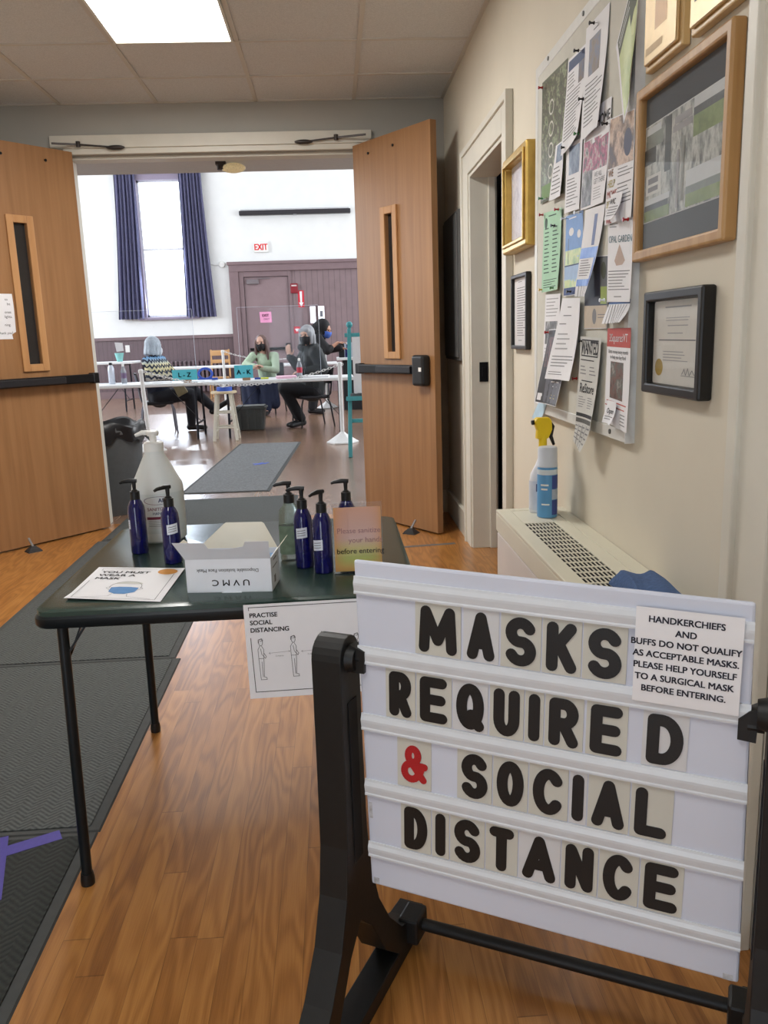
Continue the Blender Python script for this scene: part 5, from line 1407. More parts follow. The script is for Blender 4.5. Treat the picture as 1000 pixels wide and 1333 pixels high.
def curtain(label, top, bot, y, folds):
    """top, bot: (x0, x1, z)."""
    t = thing('curtain', label, 'curtain', ((top[0] + top[1]) / 2, y, bot[2]), group='curtains of the tall hall window')
    cx = (top[0] + top[1]) / 2
    nu, nv = folds * 8, 14
    F = []
    for side in (0, .012):
        for j in range(nv + 1):
            v = j / nv
            for i in range(nu + 1):
                u = i / nu
                e = v ** 1.4
                x = (top[0] * (1 - u) + top[1] * u) * (1 - e) + (bot[0] * (1 - u) + bot[1] * u) * e
                yy = .05 * math.sin(u * folds * 2 * PI + .4 * math.sin(v * 3)) * (.7 + .4 * v) + .015 * math.sin(u * folds * 3.1 * PI + 1)
                F.append((x - cx, yy + side, (top[2] * (1 - v) + bot[2] * v) - bot[2]))
    n1 = nu + 1; off = n1 * (nv + 1)
    f = []
    for j in range(nv):
        for i in range(nu):
            q = (j * n1 + i, j * n1 + i + 1, (j + 1) * n1 + i + 1, (j + 1) * n1 + i)
            f += [q, tuple(off + a for a in reversed(q))]
    for i in range(nu): f += [(i, off + i, off + i + 1, i + 1), (nv * n1 + i + 1, off + nv * n1 + i + 1, off + nv * n1 + i, nv * n1 + i)]
    for j in range(nv): f += [((j + 1) * n1, off + (j + 1) * n1, off + j * n1, j * n1), (j * n1 + nu, off + j * n1 + nu, off + (j + 1) * n1 + nu, (j + 1) * n1 + nu)]
    MB(curtain_m).add(F, f).build('cloth', t, smooth=True)
    return t
curtain('slate blue curtain left of the tall hall window, drawn back', (-4.66, -4.20, 4.954), (-4.84, -4.26, 1.80), 19.86, 6)
curtain('slate blue curtain right of the tall hall window, drawn back', (-3.24, -2.74, 4.954), (-3.30, -2.61, 1.80), 19.86, 7)
tag(MB(M('curtain_rail', (190, 190, 196), .5)).box(-4.75, -2.65, 19.82, 19.99, 4.955, 5.02).build('curtain_rail'), 'pale curtain rail box along the head of the tall hall window', 'curtain rail')

# projection screen case, exit sign, small devices
t = thing('projection_screen', 'long dark roll-up screen case high on the white hall wall', 'screen case', (-.69, HY - .10, 4.05))
MB(M('screen_case', (58, 56, 60), .4, metal=.3)).box(-1.26, 1.26, -.06, .09, -.05, .05).build('case', t, bevel=.02)
MB(M('screen_pale_top', (190, 192, 196), .5)).box(-1.22, 1.22, -.05, .09, .05, .075).build('top_strip', t)
MB(steel).box(-.04, .04, -.065, -.02, -.075, -.05).build('pull_tab', t)
t = thing('exit_sign', 'white box sign with red EXIT letters above the hall doors', 'exit sign', (-1.505, HY - .001, 3.32))
MB(white_plastic).box(-.165, .165, -.06, 0, -.12, .12).build('sign_box', t, bevel=.01)
red_l = M('exit_red', (214, 60, 66), .5, emit=.4, var=0)
mb = MB(red_l); put_text(mb, 'EXIT', 0, -.068, .19, red_l, lambda x, y: (x, -.062, y), 'c', .02, .78)
mb.build('lettering', t, fix=False)
t = thing('wall_speaker', 'small white round device on the hall wall right of the curtain', 'device', (-2.42, HY, 2.96))
MB(white_plastic).cyl((0, 0, 0), (0, -.05, 0), .08, .06).tube([(-.06, -.02, 0), (-.16, -.015, -.01), (-.24, -.01, .01)], .012).build('housing', t, smooth=True)
t = thing('outlet_plate', 'white switch plate on the purple wainscot left of the seated person', 'plate', (-4.73, HY - .021, 1.14))
MB(white_plastic).box(-.05, .05, -.008, 0, -.08, .08).build('plate', t, bevel=.003)
# radiator under the window
t = thing('radiator', 'low purple-brown radiator under the hall window', 'radiator', (-3.45, HY - .05, 0))
rm = M('radiator_paint', (110, 94, 100), .5, var=.05)
for k in range(20):
    MB(rm).box(-1.0 + .1 * k, -.94 + .1 * k, -.16, 0, .10, .82).build('radiator_column', t, bevel=.02)
MB(rm).box(-1.02, .98, -.10, -.06, .14, .18).box(-1.02, .98, -.10, -.06, .72, .76).box(-.95, -.9, -.11, -.05, 0, .12).box(.88, .93, -.11, -.05, 0, .12).build('radiator_header', t)

# painted doors and boarding
mb = MB(purple_boards)
mb.box(-.86, 3.6, HY - .06, HY, 0, 2.80)
struct(mb.build('trim_7'))
mb = MB(purple_paint).box(-2.27, -2.06, HY - .12, HY, 0, 2.98).box(-2.27, 3.6, HY - .13, HY, 2.78, 2.98).box(-2.30, 3.65, HY - .16, HY, 2.93, 3.0)
mb.box(-2.06, -1.95, HY - .09, HY, 0, 2.78).box(-.93, -.86, HY - .09, HY, 0, 2.78).box(-1.95, -.93, HY - .09, HY, 2.66, 2.78)
struct(mb.build('trim_8', bevel=.008))
t = thing('door', 'purple-brown hall exit door with a pink paper sign', 'door', (-1.945, HY - .045, 0)); t['kind'] = 'structure'; t.name = 'door_4'
MB(purple_dark).box(0, 1.01, 0, .045, .01, 2.655).build('door_panel', t, bevel=.004)
MB(dark_gap).box(-.006, 0, -.02, .04, 0, 2.66).box(1.01, 1.016, -.02, .04, 0, 2.66).box(0, 1.01, -.02, .04, 2.655, 2.662).build('door_gap_shade', t)  # dark strips stand in for the shade round the door
pb = MB(black_metal).box(.05, .90, -.07, -.02, 1.00, 1.06).build('panic_bar', t, bevel=.01)
MB(black_metal).box(.88, .99, -.09, 0, .93, 1.15).build('latch_case', t, bevel=.01)
MB(M('closer_grey', (120, 112, 116), .5)).box(.06, .34, -.07, 0, 2.50, 2.60).box(.3, .6, -.05, -.03, 2.61, 2.63).build('closer', t, bevel=.01)
pink = M('pink_paper', (238, 160, 200), .7, var=.02)
sheet('exit_paper', 'pink paper reading EXIT taped on the purple hall door', 'sign', (-1.495, HY - .0475, 1.75), (1, 0, 0), (0, 0, 1), [(-.14, .125), (.13, .125), (.14, -.12), (-.13, -.12)], [('t', 'EXIT', .5, .45, .085, M('pink_sign_ink', (120, 40, 70), .6), 'c', .03, .9), ('t', 'ONLY', .55, .74, .05, M('pink_sign_ink', (120, 40, 70), .6), 'c', .01)], mat=pink)
# glazed slots in the boarding, the alarm and the red arrow
for x0, x1, l in ((-.46, -.335, 'bright narrow pane in the purple boarding, left of two'), (-.27, -.13, 'bright narrow pane in the purple boarding, right of two with dark poster')):
    t = thing('window', l, 'window', ((x0 + x1) / 2, HY - .061, 1.585)); t['kind'] = 'structure'; t.name = 'window_2'
    a = (x1 - x0) / 2
    MB(M('daylit_pane', (236, 242, 250), .3, var=.04, emit=1.2)).box(-a, a, -.004, 0, 0, .38).build('pane', t)
    MB(purple_paint).box(-a - .02, -a, -.02, 0, -.02, .40).box(a, a + .02, -.02, 0, -.02, .40).box(-a, a, -.02, 0, -.02, 0).box(-a, a, -.02, 0, .38, .40).build('window_frame', t)
tag(MB(M('poster_slate', (116, 118, 128), .6)).box(-.235, -.165, HY - .068, HY - .066, 1.72, 1.86).build('dark_poster'), 'small slate poster on the right bright pane of the boarding', 'poster')
t = thing('fire_alarm', 'dark red fire alarm box on the purple boarding', 'fire alarm', (-.80, HY - .06, 2.38))
MB(M('alarm_red', (136, 34, 46), .45)).box(-.085, .085, -.05, 0, -.11, .11).build('alarm_box', t, bevel=.01)
MB(M('alarm_lens', (210, 200, 200), .3)).box(-.06, .06, -.056, -.05, .045, .075).build('strobe_lens', t)
t = thing('extinguisher_arrow', 'red sign with a white down arrow on the purple boarding', 'sign', (-.655, HY - .061, 2.14))
mb = MB(M('arrow_red', (206, 48, 66), .5)); mb.box(-.07, .07, -.004, 0, -.19, .19); mb.build('plate', t)
mb = MB(white_paper).add([(x, -.0055, z) for x, z in ((-.03, .17), (.03, .17), (.02, -.08), (.055, -.08), (0, -.18), (-.055, -.08), (-.02, -.08))], [tuple(range(7))]); mb.build('arrow', t, fix=False)
t = thing('hydrant_plate', 'small square red plate with white triangle beside the hall door', 'sign', (-.79, HY - .061, 1.44))
MB(M('arrow_red', (206, 48, 66), .5)).box(-.075, .075, -.004, 0, -.075, .075).build('plate', t)
MB(white_paper).add([(-.05, -.0055, .03), (.05, -.0055, .03), (0, -.0055, -.045)], [(0, 1, 2)]).build('triangle', t, fix=False)

# ------------------------------------------------------------------ folding tables
tab_white = M('folding_table_white', (226, 228, 230), .45, var=.03)
leg_black = M('table_leg_black', (30, 32, 42), .4, metal=.4)
def folding_table(label, x0, x1, y0, y1, z=.74, rz=0):
    t = thing('folding_table', label, 'table', ((x0 + x1) / 2, (y0 + y1) / 2, 0), rz, group='white folding tables in the hall')
    a, b = (x1 - x0) / 2, (y1 - y0) / 2
    MB(tab_white).box(-a, a, -b, b, z - .045, z).build('tabletop', t, bevel=.012, seg=3)
    for s in (-1, 1):
        xx = s * (a - .20)
        for q in (-1, 1):
            MB(leg_black).cyl((xx, q * (b - .10), z - .045), (xx, q * (b - .02), 0), .016, n=10).build('leg', t, smooth=True)
        MB(leg_black).cyl((xx, -b + .05, .20), (xx, b - .05, .20), .012, n=8).cyl((xx, -b + .09, z - .06), (xx, b - .09, z - .06), .014, n=8).build('leg_rail', t, smooth=True)
        MB(leg_black).bar((xx, 0, .21), (xx - s * .42, 0, z - .05), .016, .008).build('leg_brace', t)
    return t
folding_table('white folding table nearest on the left, with the L - Z card', -3.46, -1.60, 10.98, 11.68)
folding_table('white folding table nearest on the right, with the A - K card', -1.585, .275, 10.98, 11.68)
folding_table('white folding table farther back, between the two seated people', -3.55, -1.72, 17.55, 18.25)
folding_table('white folding table behind the woman in mint green', -1.62, .10, 17.45, 18.15)
folding_table('small white table far left under the wainscot, beside clear panel', -5.1, -3.72, 16.0, 16.7, .93)
t = thing('desk', 'pale topped desk with dark front at the far right of the hall', 'desk', (.62, 14.9, 0))
MB(tab_white).box(-.54, .5, -.38, .35, .855, .90).build('desktop', t, bevel=.008)
MB(M('desk_dark_skirt', (34, 34, 38), .8)).box(-.44, .48, -.34, .33, 0, .855).build('skirt', t)
tag(MB(black_plastic).box(.12, .22, 14.68, 14.80, .9, 1.14).build('desk_monitor', bevel=.01), 'black upright screen stand on the far right desk', 'stand')
MBb = MB(cobalt).lathe([(.04, 0), (.042, .01), (.042, .15), (.015, .17), (.015, .22)], n=16)
tag(MBb.build('blue_bottle', smooth=True, loc=(.27, 14.62, .9)), 'blue pump bottle on the far right desk', 'bottle')
tag(MB(M('clear_bin', (196, 206, 220), .3, trans=.3)).box(.14, .42, 14.82, 15.0, .9, 1.15).build('plastic_bin', bevel=.01), 'clear plastic bin on the far right desk', 'bin')

# things on the front tables
z = .74
def card(label, x0, x1, zc0, zc1, txt, blk):
    t = thing('name_card', label, 'card', ((x0 + x1) / 2, 11.03, zc0), group='turquoise queue cards')
    w = (x1 - x0) / 2
    cy_ = M('turquoise_card', (96, 204, 222), .7, var=.03)
    MB(cy_).box(-w, w, -.002, .002, 0, zc1 - zc0).build('card', t)
    ink = M('card_ink', (30, 50, 74), .6, var=0)
    mb = MB(ink); put_text(mb, txt, 0, (zc1 - zc0) * .30, .082, ink, lambda x, y: (x, -.0035, y), 'c', .02)
    mb.build('lettering', t, fix=False)
    b = MB(veneer('block_wood', (176, 142, 110), (146, 112, 84), 'x') if 'block_wood' not in MATS else MATS['block_wood']).box(-.05 + blk, .05 + blk, -.02, .02, z - zc0, z - zc0 + .035).build('wood_block', t)
    return t
card('turquoise card reading L - Z in a wood block, left front table', -2.075, -1.755, z + .03, z + .165, 'L - Z', .03)
card('turquoise card reading A - K in a wood block, right front table', -1.275, -1.035, z + .03, z + .195, 'A - K', .03)
def bottle_thing(label, x, y, prof, m, cap, z0=.74, lab_=None):
    t = thing('drink_bottle', label, 'bottle', (x, y, z0), group='drink bottles on the front tables')
    MB(m).lathe(prof, n=18).build('bottle', t, smooth=True)
    r, zz = prof[-1]
    MB(cap).lathe([(r * 1.1, zz - .005), (r * 1.1, zz + .025), (r * .8, zz + .03)], n=14).build('cap', t, smooth=True)
    if lab_:
        MB(lab_).lathe([(prof[2][0] * 1.01, .07), (prof[2][0] * 1.01, .14)], n=18, cap0=False, cap1=False).build('label', t, smooth=True)
water = M('pet_bottle', (214, 222, 232), .15, var=0, trans=.7, ior=1.2)
bottle_thing('white steel drink bottle, leftmost on the left front table', -2.93, 11.35, [(.036, 0), (.042, .01), (.042, .20), (.03, .235), (.02, .25)], M('bottle_pale', (206, 212, 224), .35, metal=.2), black_plastic)
bottle_thing('clear soda bottle with dark label, right of the white steel bottle', -2.77, 11.35, [(.032, 0), (.036, .01), (.036, .16), (.02, .205), (.014, .23)], water, white_plastic, lab_=M('soda_label', (110, 90, 120), .5))
bottle_thing('clear soda bottle with red label before the parka wearer', -.435, 11.12, [(.032, 0), (.037, .01), (.037, .16), (.02, .205), (.014, .23)], water, white_plastic, lab_=M('soda_red_label', (176, 50, 70), .5))
def papers(label, x, y, w, d, h, m, rz=0):
    tag(MB(m).box(-w / 2, w / 2, -d / 2, d / 2, 0, h).build('paper_stack', loc=(x, y, z)), label, 'papers').rotation_euler[2] = rz
papers('pink paper pad on the right front table', -.62, 11.24, .26, .30, .03, M('pink_pad', (240, 196, 216), .7), .1)
papers('white paper pad right of the pink one on the front table', -.23, 11.24, .36, .28, .022, white_paper, -.05)
papers('white papers by the seated figure in patterned jersey', -2.27, 11.24, .26, .3, .012, white_paper, .3)
papers('white papers between the L - Z card and table joint', -1.80, 11.28, .3, .28, .01, white_paper, -.2)
t = thing('tape_dispenser', 'blue plastic dispenser behind the L - Z card', 'dispenser', (-1.72, 11.5, z))
MB(M('royal_blue_plastic', (54, 84, 176), .4)).tube([(.09 * math.cos(a), 0, .085 + .07 * math.sin(a)) for a in [2 * PI * k / 20 for k in range(20)]], .018, 8, True).box(-.10, .16, -.03, .03, 0, .03).build('dispenser', t, smooth=True)
for x, c, l in ((-.98, (40, 70, 160), 'blue pen lying right of the A - K card'), (-.90, (216, 220, 90), 'yellow marker lying right of the A - K card')):
    tag(MB(M('pen_%d' % c[0], c, .4)).cyl((-.05, 0, .012), (.05, .02, .012), .012, n=8).build('pen', smooth=True, loc=(x, 11.15, z)), l, 'pen')

# clear screens
plexi = glass('clear_screen', tint=(.97, .975, .985), gloss=.02, mirror=.12)
edge_m = M('screen_edge', (214, 220, 232), .2, var=0)
def screen(label, x0, x1, y, z1):
    t = thing('clear_screen', label, 'screen', ((x0 + x1) / 2, y, z), group='clear protective screens')
    w = (x1 - x0) / 2
    MB(plexi).box(-w, w, -.003, .003, .002, z1 - z).build('clear_sheet', t)
    MB(edge_m).box(-w - .004, -w, -.004, .004, .0, z1 - z).box(w, w + .004, -.004, .004, 0, z1 - z).box(-w, w, -.004, .004, z1 - z, z1 - z + .004).build('polished_edge', t)
    for s in (-1, 1):
        MB(M('screen_foot', (206, 212, 220), .3)).box(s * w * .8 - .015, s * w * .8 + .015, -.12, .12, 0, .012).build('foot', t)
screen('clear upright screen on the left front table, seen by its edges', -3.40, -1.84, 11.50, 1.68)
screen('clear upright screen on the right front table, seen by its edges', -1.24, -.16, 11.50, 1.68)
sheet('white_notice', 'white paper stuck on the clear screen, left of the seated jersey wearer', 'notice', (-2.835, 11.495, 1.215), (1, 0, 0), (0, 0, 1), [(-.05, .065), (.055, .055), (.06, -.05), (-.035, -.06)], [])
t = thing('paper_cup', 'pale teal cup on the small far left table', 'cup', (-4.0, 16.2, .93))
MB(M('teal_cup', (130, 190, 186), .6)).lathe([(.05, 0), (.085, .16), (.08, .16)], n=18).build('cup', t, smooth=True)

# ------------------------------------------------------------------ stanchions and chain
st_w = M('stanchion_white', (232, 232, 232), .45, var=.03)
def stanchion(label, x, y, ht, lean=(0, 0)):
    t = thing('stanchion', label, 'stanchion', (x, y, 0), group='white plastic stanchions')
    MB(st_w).lathe([(.195, 0), (.195, .018), (.17, .03), (.05, .11), (.032, .13)], n=6).build('base', t, bevel=.004)
    MB(st_w).cyl((0, 0, .11), (lean[0], lean[1], ht), .024, n=16).build('post', t, smooth=True)
    MB(st_w).lathe([(.030, ht - .03), (.030, ht), (.02, ht + .012)], (lean[0], lean[1], 0), 16).build('cap', t, smooth=True)
    MB(st_w).tube([(lean[0] + .03 + .014 * math.cos(a), lean[1], ht - .015 + .014 * math.sin(a)) for a in [2 * PI * k / 10 for k in range(10)]], .004, 6, True).build('chain_hook', t)
stanchion('white stanchion front left, standing behind the sanitizer jug', -2.20, 9.95, .95, (-.03, 0))
stanchion('white stanchion front right with hexagonal foot, beside the teal easel', .085, 10.02, .95, (.0, 0))
stanchion('white stanchion far left, beside the pale wooden chair', -1.92, 15.05, 1.08)
stanchion('white stanchion far right, behind the parka wearer', -.118, 15.1, 1.08)
def chain(label, a, b, sag, n):
    A, B = Vector(a), Vector(b)
    mb = MB(st_w)
    for i in range(n):
        s = (i + .5) / n
        c = A.lerp(B, s) - Vector((0, 0, sag * 4 * s * (1 - s)))
        ds = 1 / n
        d = ((B - A) - Vector((0, 0, sag * 4 * (1 - 2 * s)))).normalized()
        e, f2, _ = basis(d)
        q = e if i % 2 else f2
        hl = (B - A).length / n * .72
        pts = [c + d * hl * math.cos(k * 2 * PI / 10) + q * .011 * math.sin(k * 2 * PI / 10) for k in range(10)]
        mb.tube(pts, .0042, 5, True)
    tag(mb.build('plastic_chain', smooth=True), label, 'chain', 'white plastic chains')
chain('white plastic chain sagging between the two front stanchions', (-2.20, 9.95, .935), (.09, 10.02, .935), .20, 64)
chain('white plastic chain running behind the woman in mint green', (-1.89, 15.05, 1.065), (-.15, 15.1, 1.065), .17, 44)

# ------------------------------------------------------------------ stool with blue tape
t = thing('wooden_stool', 'white painted wooden stool with round seat in front of the tables', 'stool', (-1.40, 10.80, 0))
stool_w = M('stool_cream', (226, 222, 208), .5, var=.04)
MB(veneer('stool_seat_wood', (222, 206, 176), (200, 180, 146), 'x')).lathe([(.15, .595), (.165, .60), (.165, .62), (.155, .628)], n=32).build('seat', t, smooth=True)
for sx in (-1, 1):
    for sy in (-1, 1):
        MB(stool_w).bar((sx * .085, sy * .085, .598), (sx * .145, sy * .145, 0), .036, .036).build('leg', t, bevel=.004)
for zz, k in ((.36, .108), (.17, .128)):
    for s in (-1, 1):
        MB(stool_w).cyl((-k, s * k, zz), (k, s * k, zz), .011, n=8).build('rung', t)
        MB(stool_w).cyl((s * k, -k, zz - .05), (s * k, k, zz - .05), .011, n=8).build('rung', t)
t = thing('tape_roll', 'blue tape roll lying on the white stool', 'tape roll', (-1.39, 10.80, .628))
MB(M('painters_blue', (56, 92, 190), .5)).lathe([(.06, 0), (.098, 0), (.098, .05), (.06, .05), (.06, 0)], n=32, cap0=False, cap1=False).build('tape', t)
MB(M('roll_core', (200, 196, 186), .7)).lathe([(.055, 0), (.06, 0), (.06, .05), (.055, .05), (.055, 0)], n=32, cap0=False, cap1=False).build('core', t)
tag(MB(white_plastic).lathe([(.014, 0), (.016, .06), (.012, .085)], n=12).build('hand_gel', smooth=True, loc=(-1.405, 10.80, .628)), 'tiny white bottle standing inside the blue tape roll', 'bottle')

# ------------------------------------------------------------------ grey tote
t = thing('storage_tote', 'dark grey plastic tote on the floor under the front table', 'tote', (-1.18, 11.95, 0))
tote = M('tote_grey', (84, 88, 88), .5, var=.08, scale=20)
MB(tote).rings([[(-.17, -.13, 0), (.17, -.13, 0), (.17, .13, 0), (-.17, .13, 0)], [(-.205, -.16, .31), (.205, -.16, .31), (.205, .16, .31), (-.205, .16, .31)]]).build('tote_body', t, bevel=.015)
MB(tote).box(-.225, .225, -.18, .18, .30, .325).box(-.20, .20, -.16, .16, .325, .345).build('lid', t, bevel=.008)
for x in (-.15, -.05, .05, .15):
    MB(tote).box(x - .012, x + .012, -.172, -.145, .03, .30).build('rib', t, bevel=.004)

# ------------------------------------------------------------------ chairs
steel_leg = M('chair_steel', (120, 122, 134), .3, metal=.8)
black_seat = M('chair_black', (34, 34, 40), .6, var=.08)
def stack_chair(label, x, y, rz, frame_m, h=.45, group='black seat chairs in the hall'):
    """Faces +x before the turn."""
    t = thing('stacking_chair', label, 'chair', (x, y, 0), rz, group=group)
    MB(black_seat).box(-.21, .21, -.21, .21, h - .045, h).build('seat', t, bevel=.02, seg=3)
    mb = MB(black_seat)
    R = []
    for zz, xx in ((h + .16, -.235), (h + .20, -.24), (h + .36, -.27), (h + .40, -.28)):
        R.append([(xx + .012, -.19, zz), (xx + .030, 0, zz), (xx + .012, .19, zz), (xx - .012, .19, zz), (xx + .006, 0, zz), (xx - .012, -.19, zz)])
    mb.rings(R).build('backrest', t, bevel=.006)
    for s in (-1, 1):
        MB(frame_m).tube([(.19, s * .19, h - .05), (.215, s * .20, h - .12), (.235, s * .215, 0)], .0125, 8).build('leg', t, smooth=True)
        MB(frame_m).tube([(-.18, s * .19, h - .05), (-.21, s * .20, h - .12), (-.26, s * .215, 0)], .0125, 8).build('leg', t, smooth=True)
        MB(frame_m).tube([(-.16, s * .205, h - .03), (-.22, s * .205, h + .02), (-.245, s * .20, h + .2), (-.28, s * .19, h + .38)], .0115, 8).build('back_frame', t, smooth=True)
    return t
stack_chair('steel legged chair carrying the person in the patterned jersey', -2.50, 12.02, .25, steel_leg)
stack_chair('black chair carrying the person in the dark parka', -.32, 12.06, PI + .35, M('chair_black_leg', (26, 26, 30), .4, metal=.4))
stack_chair('black chair carrying the woman in the mint green cardigan', -1.13, 14.62, -1.9, M('chair_black_leg', (26, 26, 30), .4, metal=.4))
t = thing('wooden_chair', 'pale wooden slat-back chair behind the far tables', 'chair', (-2.52, 19.0, 0))
pine = veneer('pine_chair', (214, 170, 120), (186, 140, 92), 'x', .5)
MB(pine).box(-.22, .22, -.22, .22, .43, .46).build('seat', t, bevel=.008)
for x in (-.20, .20):
    MB(pine).bar((x, .20, 0), (x, .26, 1.06), .035, .035).build('leg', t, bevel=.004)
    MB(pine).bar((x, -.20, 0), (x, -.19, .43), .035, .035).build('leg', t, bevel=.004)
for zz, hgt in ((.985, .12), (.80, .08)):
    MB(pine).box(-.19, .19, .235, .255, zz - hgt / 2, zz + hgt / 2).build('back_slat', t, bevel=.006)

# ------------------------------------------------------------------ teal easel board
t = thing('easel', 'teal painted wooden easel with white board, half hidden by right door', 'easel', (.46, 8.85, 0))
teal = M('teal_paint', (74, 158, 166), .5, var=.06)
for s in (-1, 1):
    MB(teal).bar((s * .31, -.10, 0), (s * .27, .02, 1.33), .06, .04).build('leg', t, bevel=.004)
    MB(teal).bar((s * .31, .42, 0), (s * .27, .05, 1.20), .04, .03).build('leg', t, bevel=.004)
    MB(teal).ball((s * .265, .015, 1.375), .034).cyl((s * .27, .018, 1.30), (s * .265, .016, 1.37), .018).build('finial', t, smooth=True)
    MB(teal).bar((s * .30, -.06, .34), (s * .30, .30, .30), .03, .02).bar((s * .30, -.08, .14), (s * .305, .38, .12), .03, .02).build('side_rail', t)
MB(teal).box(-.32, .32, 0, .035, 1.25, 1.29).box(-.28, .28, -.055, -.025, .36, .40).build('cross_rail', t, bevel=.004)
MB(white_paper).add([(-.245, -.045, .64), (.245, -.045, .64), (.245, .0, 1.25), (-.245, .0, 1.25), (-.245, -.025, .64), (.245, -.025, .64), (.245, .02, 1.25), (-.245, .02, 1.25)], [(0, 1, 2, 3), (7, 6, 5, 4), (0, 4, 5, 1), (2, 6, 7, 3), (0, 3, 7, 4), (1, 5, 6, 2)]).build('white_board', t)
MB(teal).box(-.33, .33, -.15, -.02, .60, .62).box(-.33, .33, -.16, -.14, .60, .645).build('tray', t, bevel=.003)
t = thing('tape_roll', 'dark duct tape roll on the easel tray', 'tape roll', (.235, 8.776, .6205))
MB(M('duct_tape', (78, 82, 84), .5)).lathe([(.035, 0), (.06, 0), (.06, .05), (.035, .05), (.035, 0)], n=24, cap0=False, cap1=False).build('tape', t)

# ------------------------------------------------------------------ waste bin
t = thing('waste_bin', 'round grey waste bin with black liner behind the left door', 'bin', (-1.735, 6.38, 0))
bin_g = M('bin_grey', (88, 90, 92), .55, var=.06)
MB(bin_g).lathe([(.22, 0), (.225, .01), (.268, .60), (.285, .61), (.285, .66), (.27, .66), (.255, .60), (.20, .03)], n=36).build('bin_body', t, smooth=True)
liner = M('black_liner', (28, 28, 32), .35, var=.2, scale=14)
R = []
for k, (r, zz) in enumerate(((.289, .56), (.292, .62), (.294, .665), (.28, .685), (.255, .675), (.22, .60), (.12, .52))):
    R.append([((r + .010 * math.sin(a * 9 + k)) * math.cos(a), (r + .010 * math.sin(a * 9 + k)) * math.sin(a), zz + .018 * math.sin(a * 5 + k * .4) + (.02 * math.sin(a * 11) if k < 1 else 0)) for a in [2 * PI * i / 48 for i in range(48)]])
MB(liner).rings(R, False, True).build('liner', t, smooth=True)
MB(liner).rings([[(.27, -.05, .60), (.30, .03, .60), (.28, .06, .64), (.26, 0, .65)], [(.36, -.09, .52), (.39, -.04, .515), (.36, 0, .54), (.345, -.05, .54)]]).build('liner_corner', t, bevel=.01)

# ------------------------------------------------------------------ people
def V(*a): return Vector(a)
def melt(mb, name, mat, voxel, parent=None, smooth_it=3, pos=None):
    """Fuses the shapes in mb into one continuous skin."""
    me = mb.mesh('tmp')
    bm = bmesh.new(); bm.from_mesh(me); bmesh.ops.recalc_face_normals(bm, faces=bm.faces); bm.to_mesh(me); bm.free()
    o = bpy.data.objects.new('tmp', me); COL.objects.link(o)
    r = o.modifiers.new('r', 'REMESH'); r.mode = 'VOXEL'; r.voxel_size = voxel; r.use_smooth_shade = True
    s = o.modifiers.new('s', 'SMOOTH'); s.iterations = smooth_it; s.factor = .5
    dg = bpy.context.evaluated_depsgraph_get(); dg.update()
    nm = bpy.data.meshes.new_from_object(o.evaluated_get(dg))
    bpy.data.objects.remove(o); bpy.data.meshes.remove(me)
    nm.name = name
    nm.materials.clear(); nm.materials.append(mat)
    nm.polygons.foreach_set('material_index', [0] * len(nm.polygons))
    nm.polygons.foreach_set('use_smooth', [True] * len(nm.polygons))
    o = bpy.data.objects.new(name, nm); COL.objects.link(o)
    if parent is not None: o.parent = parent
    return o

def rot_to(fwd, up):
    f = Vector(fwd).normalized(); u = Vector(up); u = (u - f * u.dot(f)).normalized(); l = u.cross(f)
    return Matrix((f, l, u)).transposed()      # x = forward, y = left, z = up

def head_shapes(mb, c, R, k=1.0):
    P = lambda x, y, z: c + R @ Vector((x * k, y * k, z * k))
    mb.ball(P(-.01, 0, .025), (.098 * k, .075 * k, .100 * k), 20, 14, R)          # skull
    mb.ball(P(.028, 0, -.045), (.066 * k, .060 * k, .075 * k), 16, 12, R)         # face and jaw
    mb.ball(P(.055, 0, -.092), (.030 * k, .034 * k, .026 * k), 12, 8, R)          # chin
    mb.caps(P(.088, 0, .012), P(.108, 0, -.026), .009 * k, .014 * k, 8)           # nose
    mb.ball(P(.076, 0, .034), (.022 * k, .054 * k, .012 * k), 12, 8, R)           # brow
    for s in (-1, 1):
        mb.ball(P(.070, s * .040, -.022), (.022 * k, .022 * k, .02 * k), 10, 8, R)  # cheekbone
        mb.ball(P(-.005, s * .077, -.012), (.016 * k, .009 * k, .030 * k), 10, 8, R)  # ear
    mb.ball(P(.086, 0, -.060), (.014 * k, .026 * k, .009 * k), 10, 8, R)          # lips

def hand_shapes(mb, wrist, d, nrm, side, curl=.6, k=1.0):
    """Palm, four fingers of unequal length with two bends, and a thumb from the palm's side."""
    d = Vector(d).normalized(); n = Vector(nrm); n = (n - d * n.dot(d)).normalized(); a = d.cross(n) * side
    w = Vector(wrist)
    for q in (-.028, -.010, .010, .028):
        mb.caps(w + d * .012 * k + a * q * .6 * k, w + d * .085 * k + a * q * k, .015 * k, .0125 * k, 8)
    for q, L in ((-.032, .060), (-.011, .075), (.011, .082), (.032, .070)):
        p = w + d * .088 * k + a * q * k
        ang = 0
        for j, part in enumerate((.44, .32, .24)):
            ang += curl * (.5, .8, .6)[j]
            e = p + (d * math.cos(ang) - n * math.sin(ang)) * L * part * k
            mb.caps(p, e, (.0092 - .0008 * j) * k, (.0086 - .0009 * j) * k, 8)
            p = e
    p = w + d * .028 * k + a * .030 * k
    e = p + (d * .6 + a * .75 - n * .25).normalized() * .040 * k
    e2 = e + (d * .95 + a * .15 - n * .35).normalized() * .034 * k
    mb.caps(p, e, .0135 * k, .0105 * k, 8); mb.caps(e, e2, .0102 * k, .0088 * k, 8)

def limb(mb, pts, radii, n=12):
    for (a, b), (r0, r1) in zip(zip(pts[:-1], pts[1:]), zip(radii[:-1], radii[1:])):
        mb.caps(a, b, r0, r1, n)

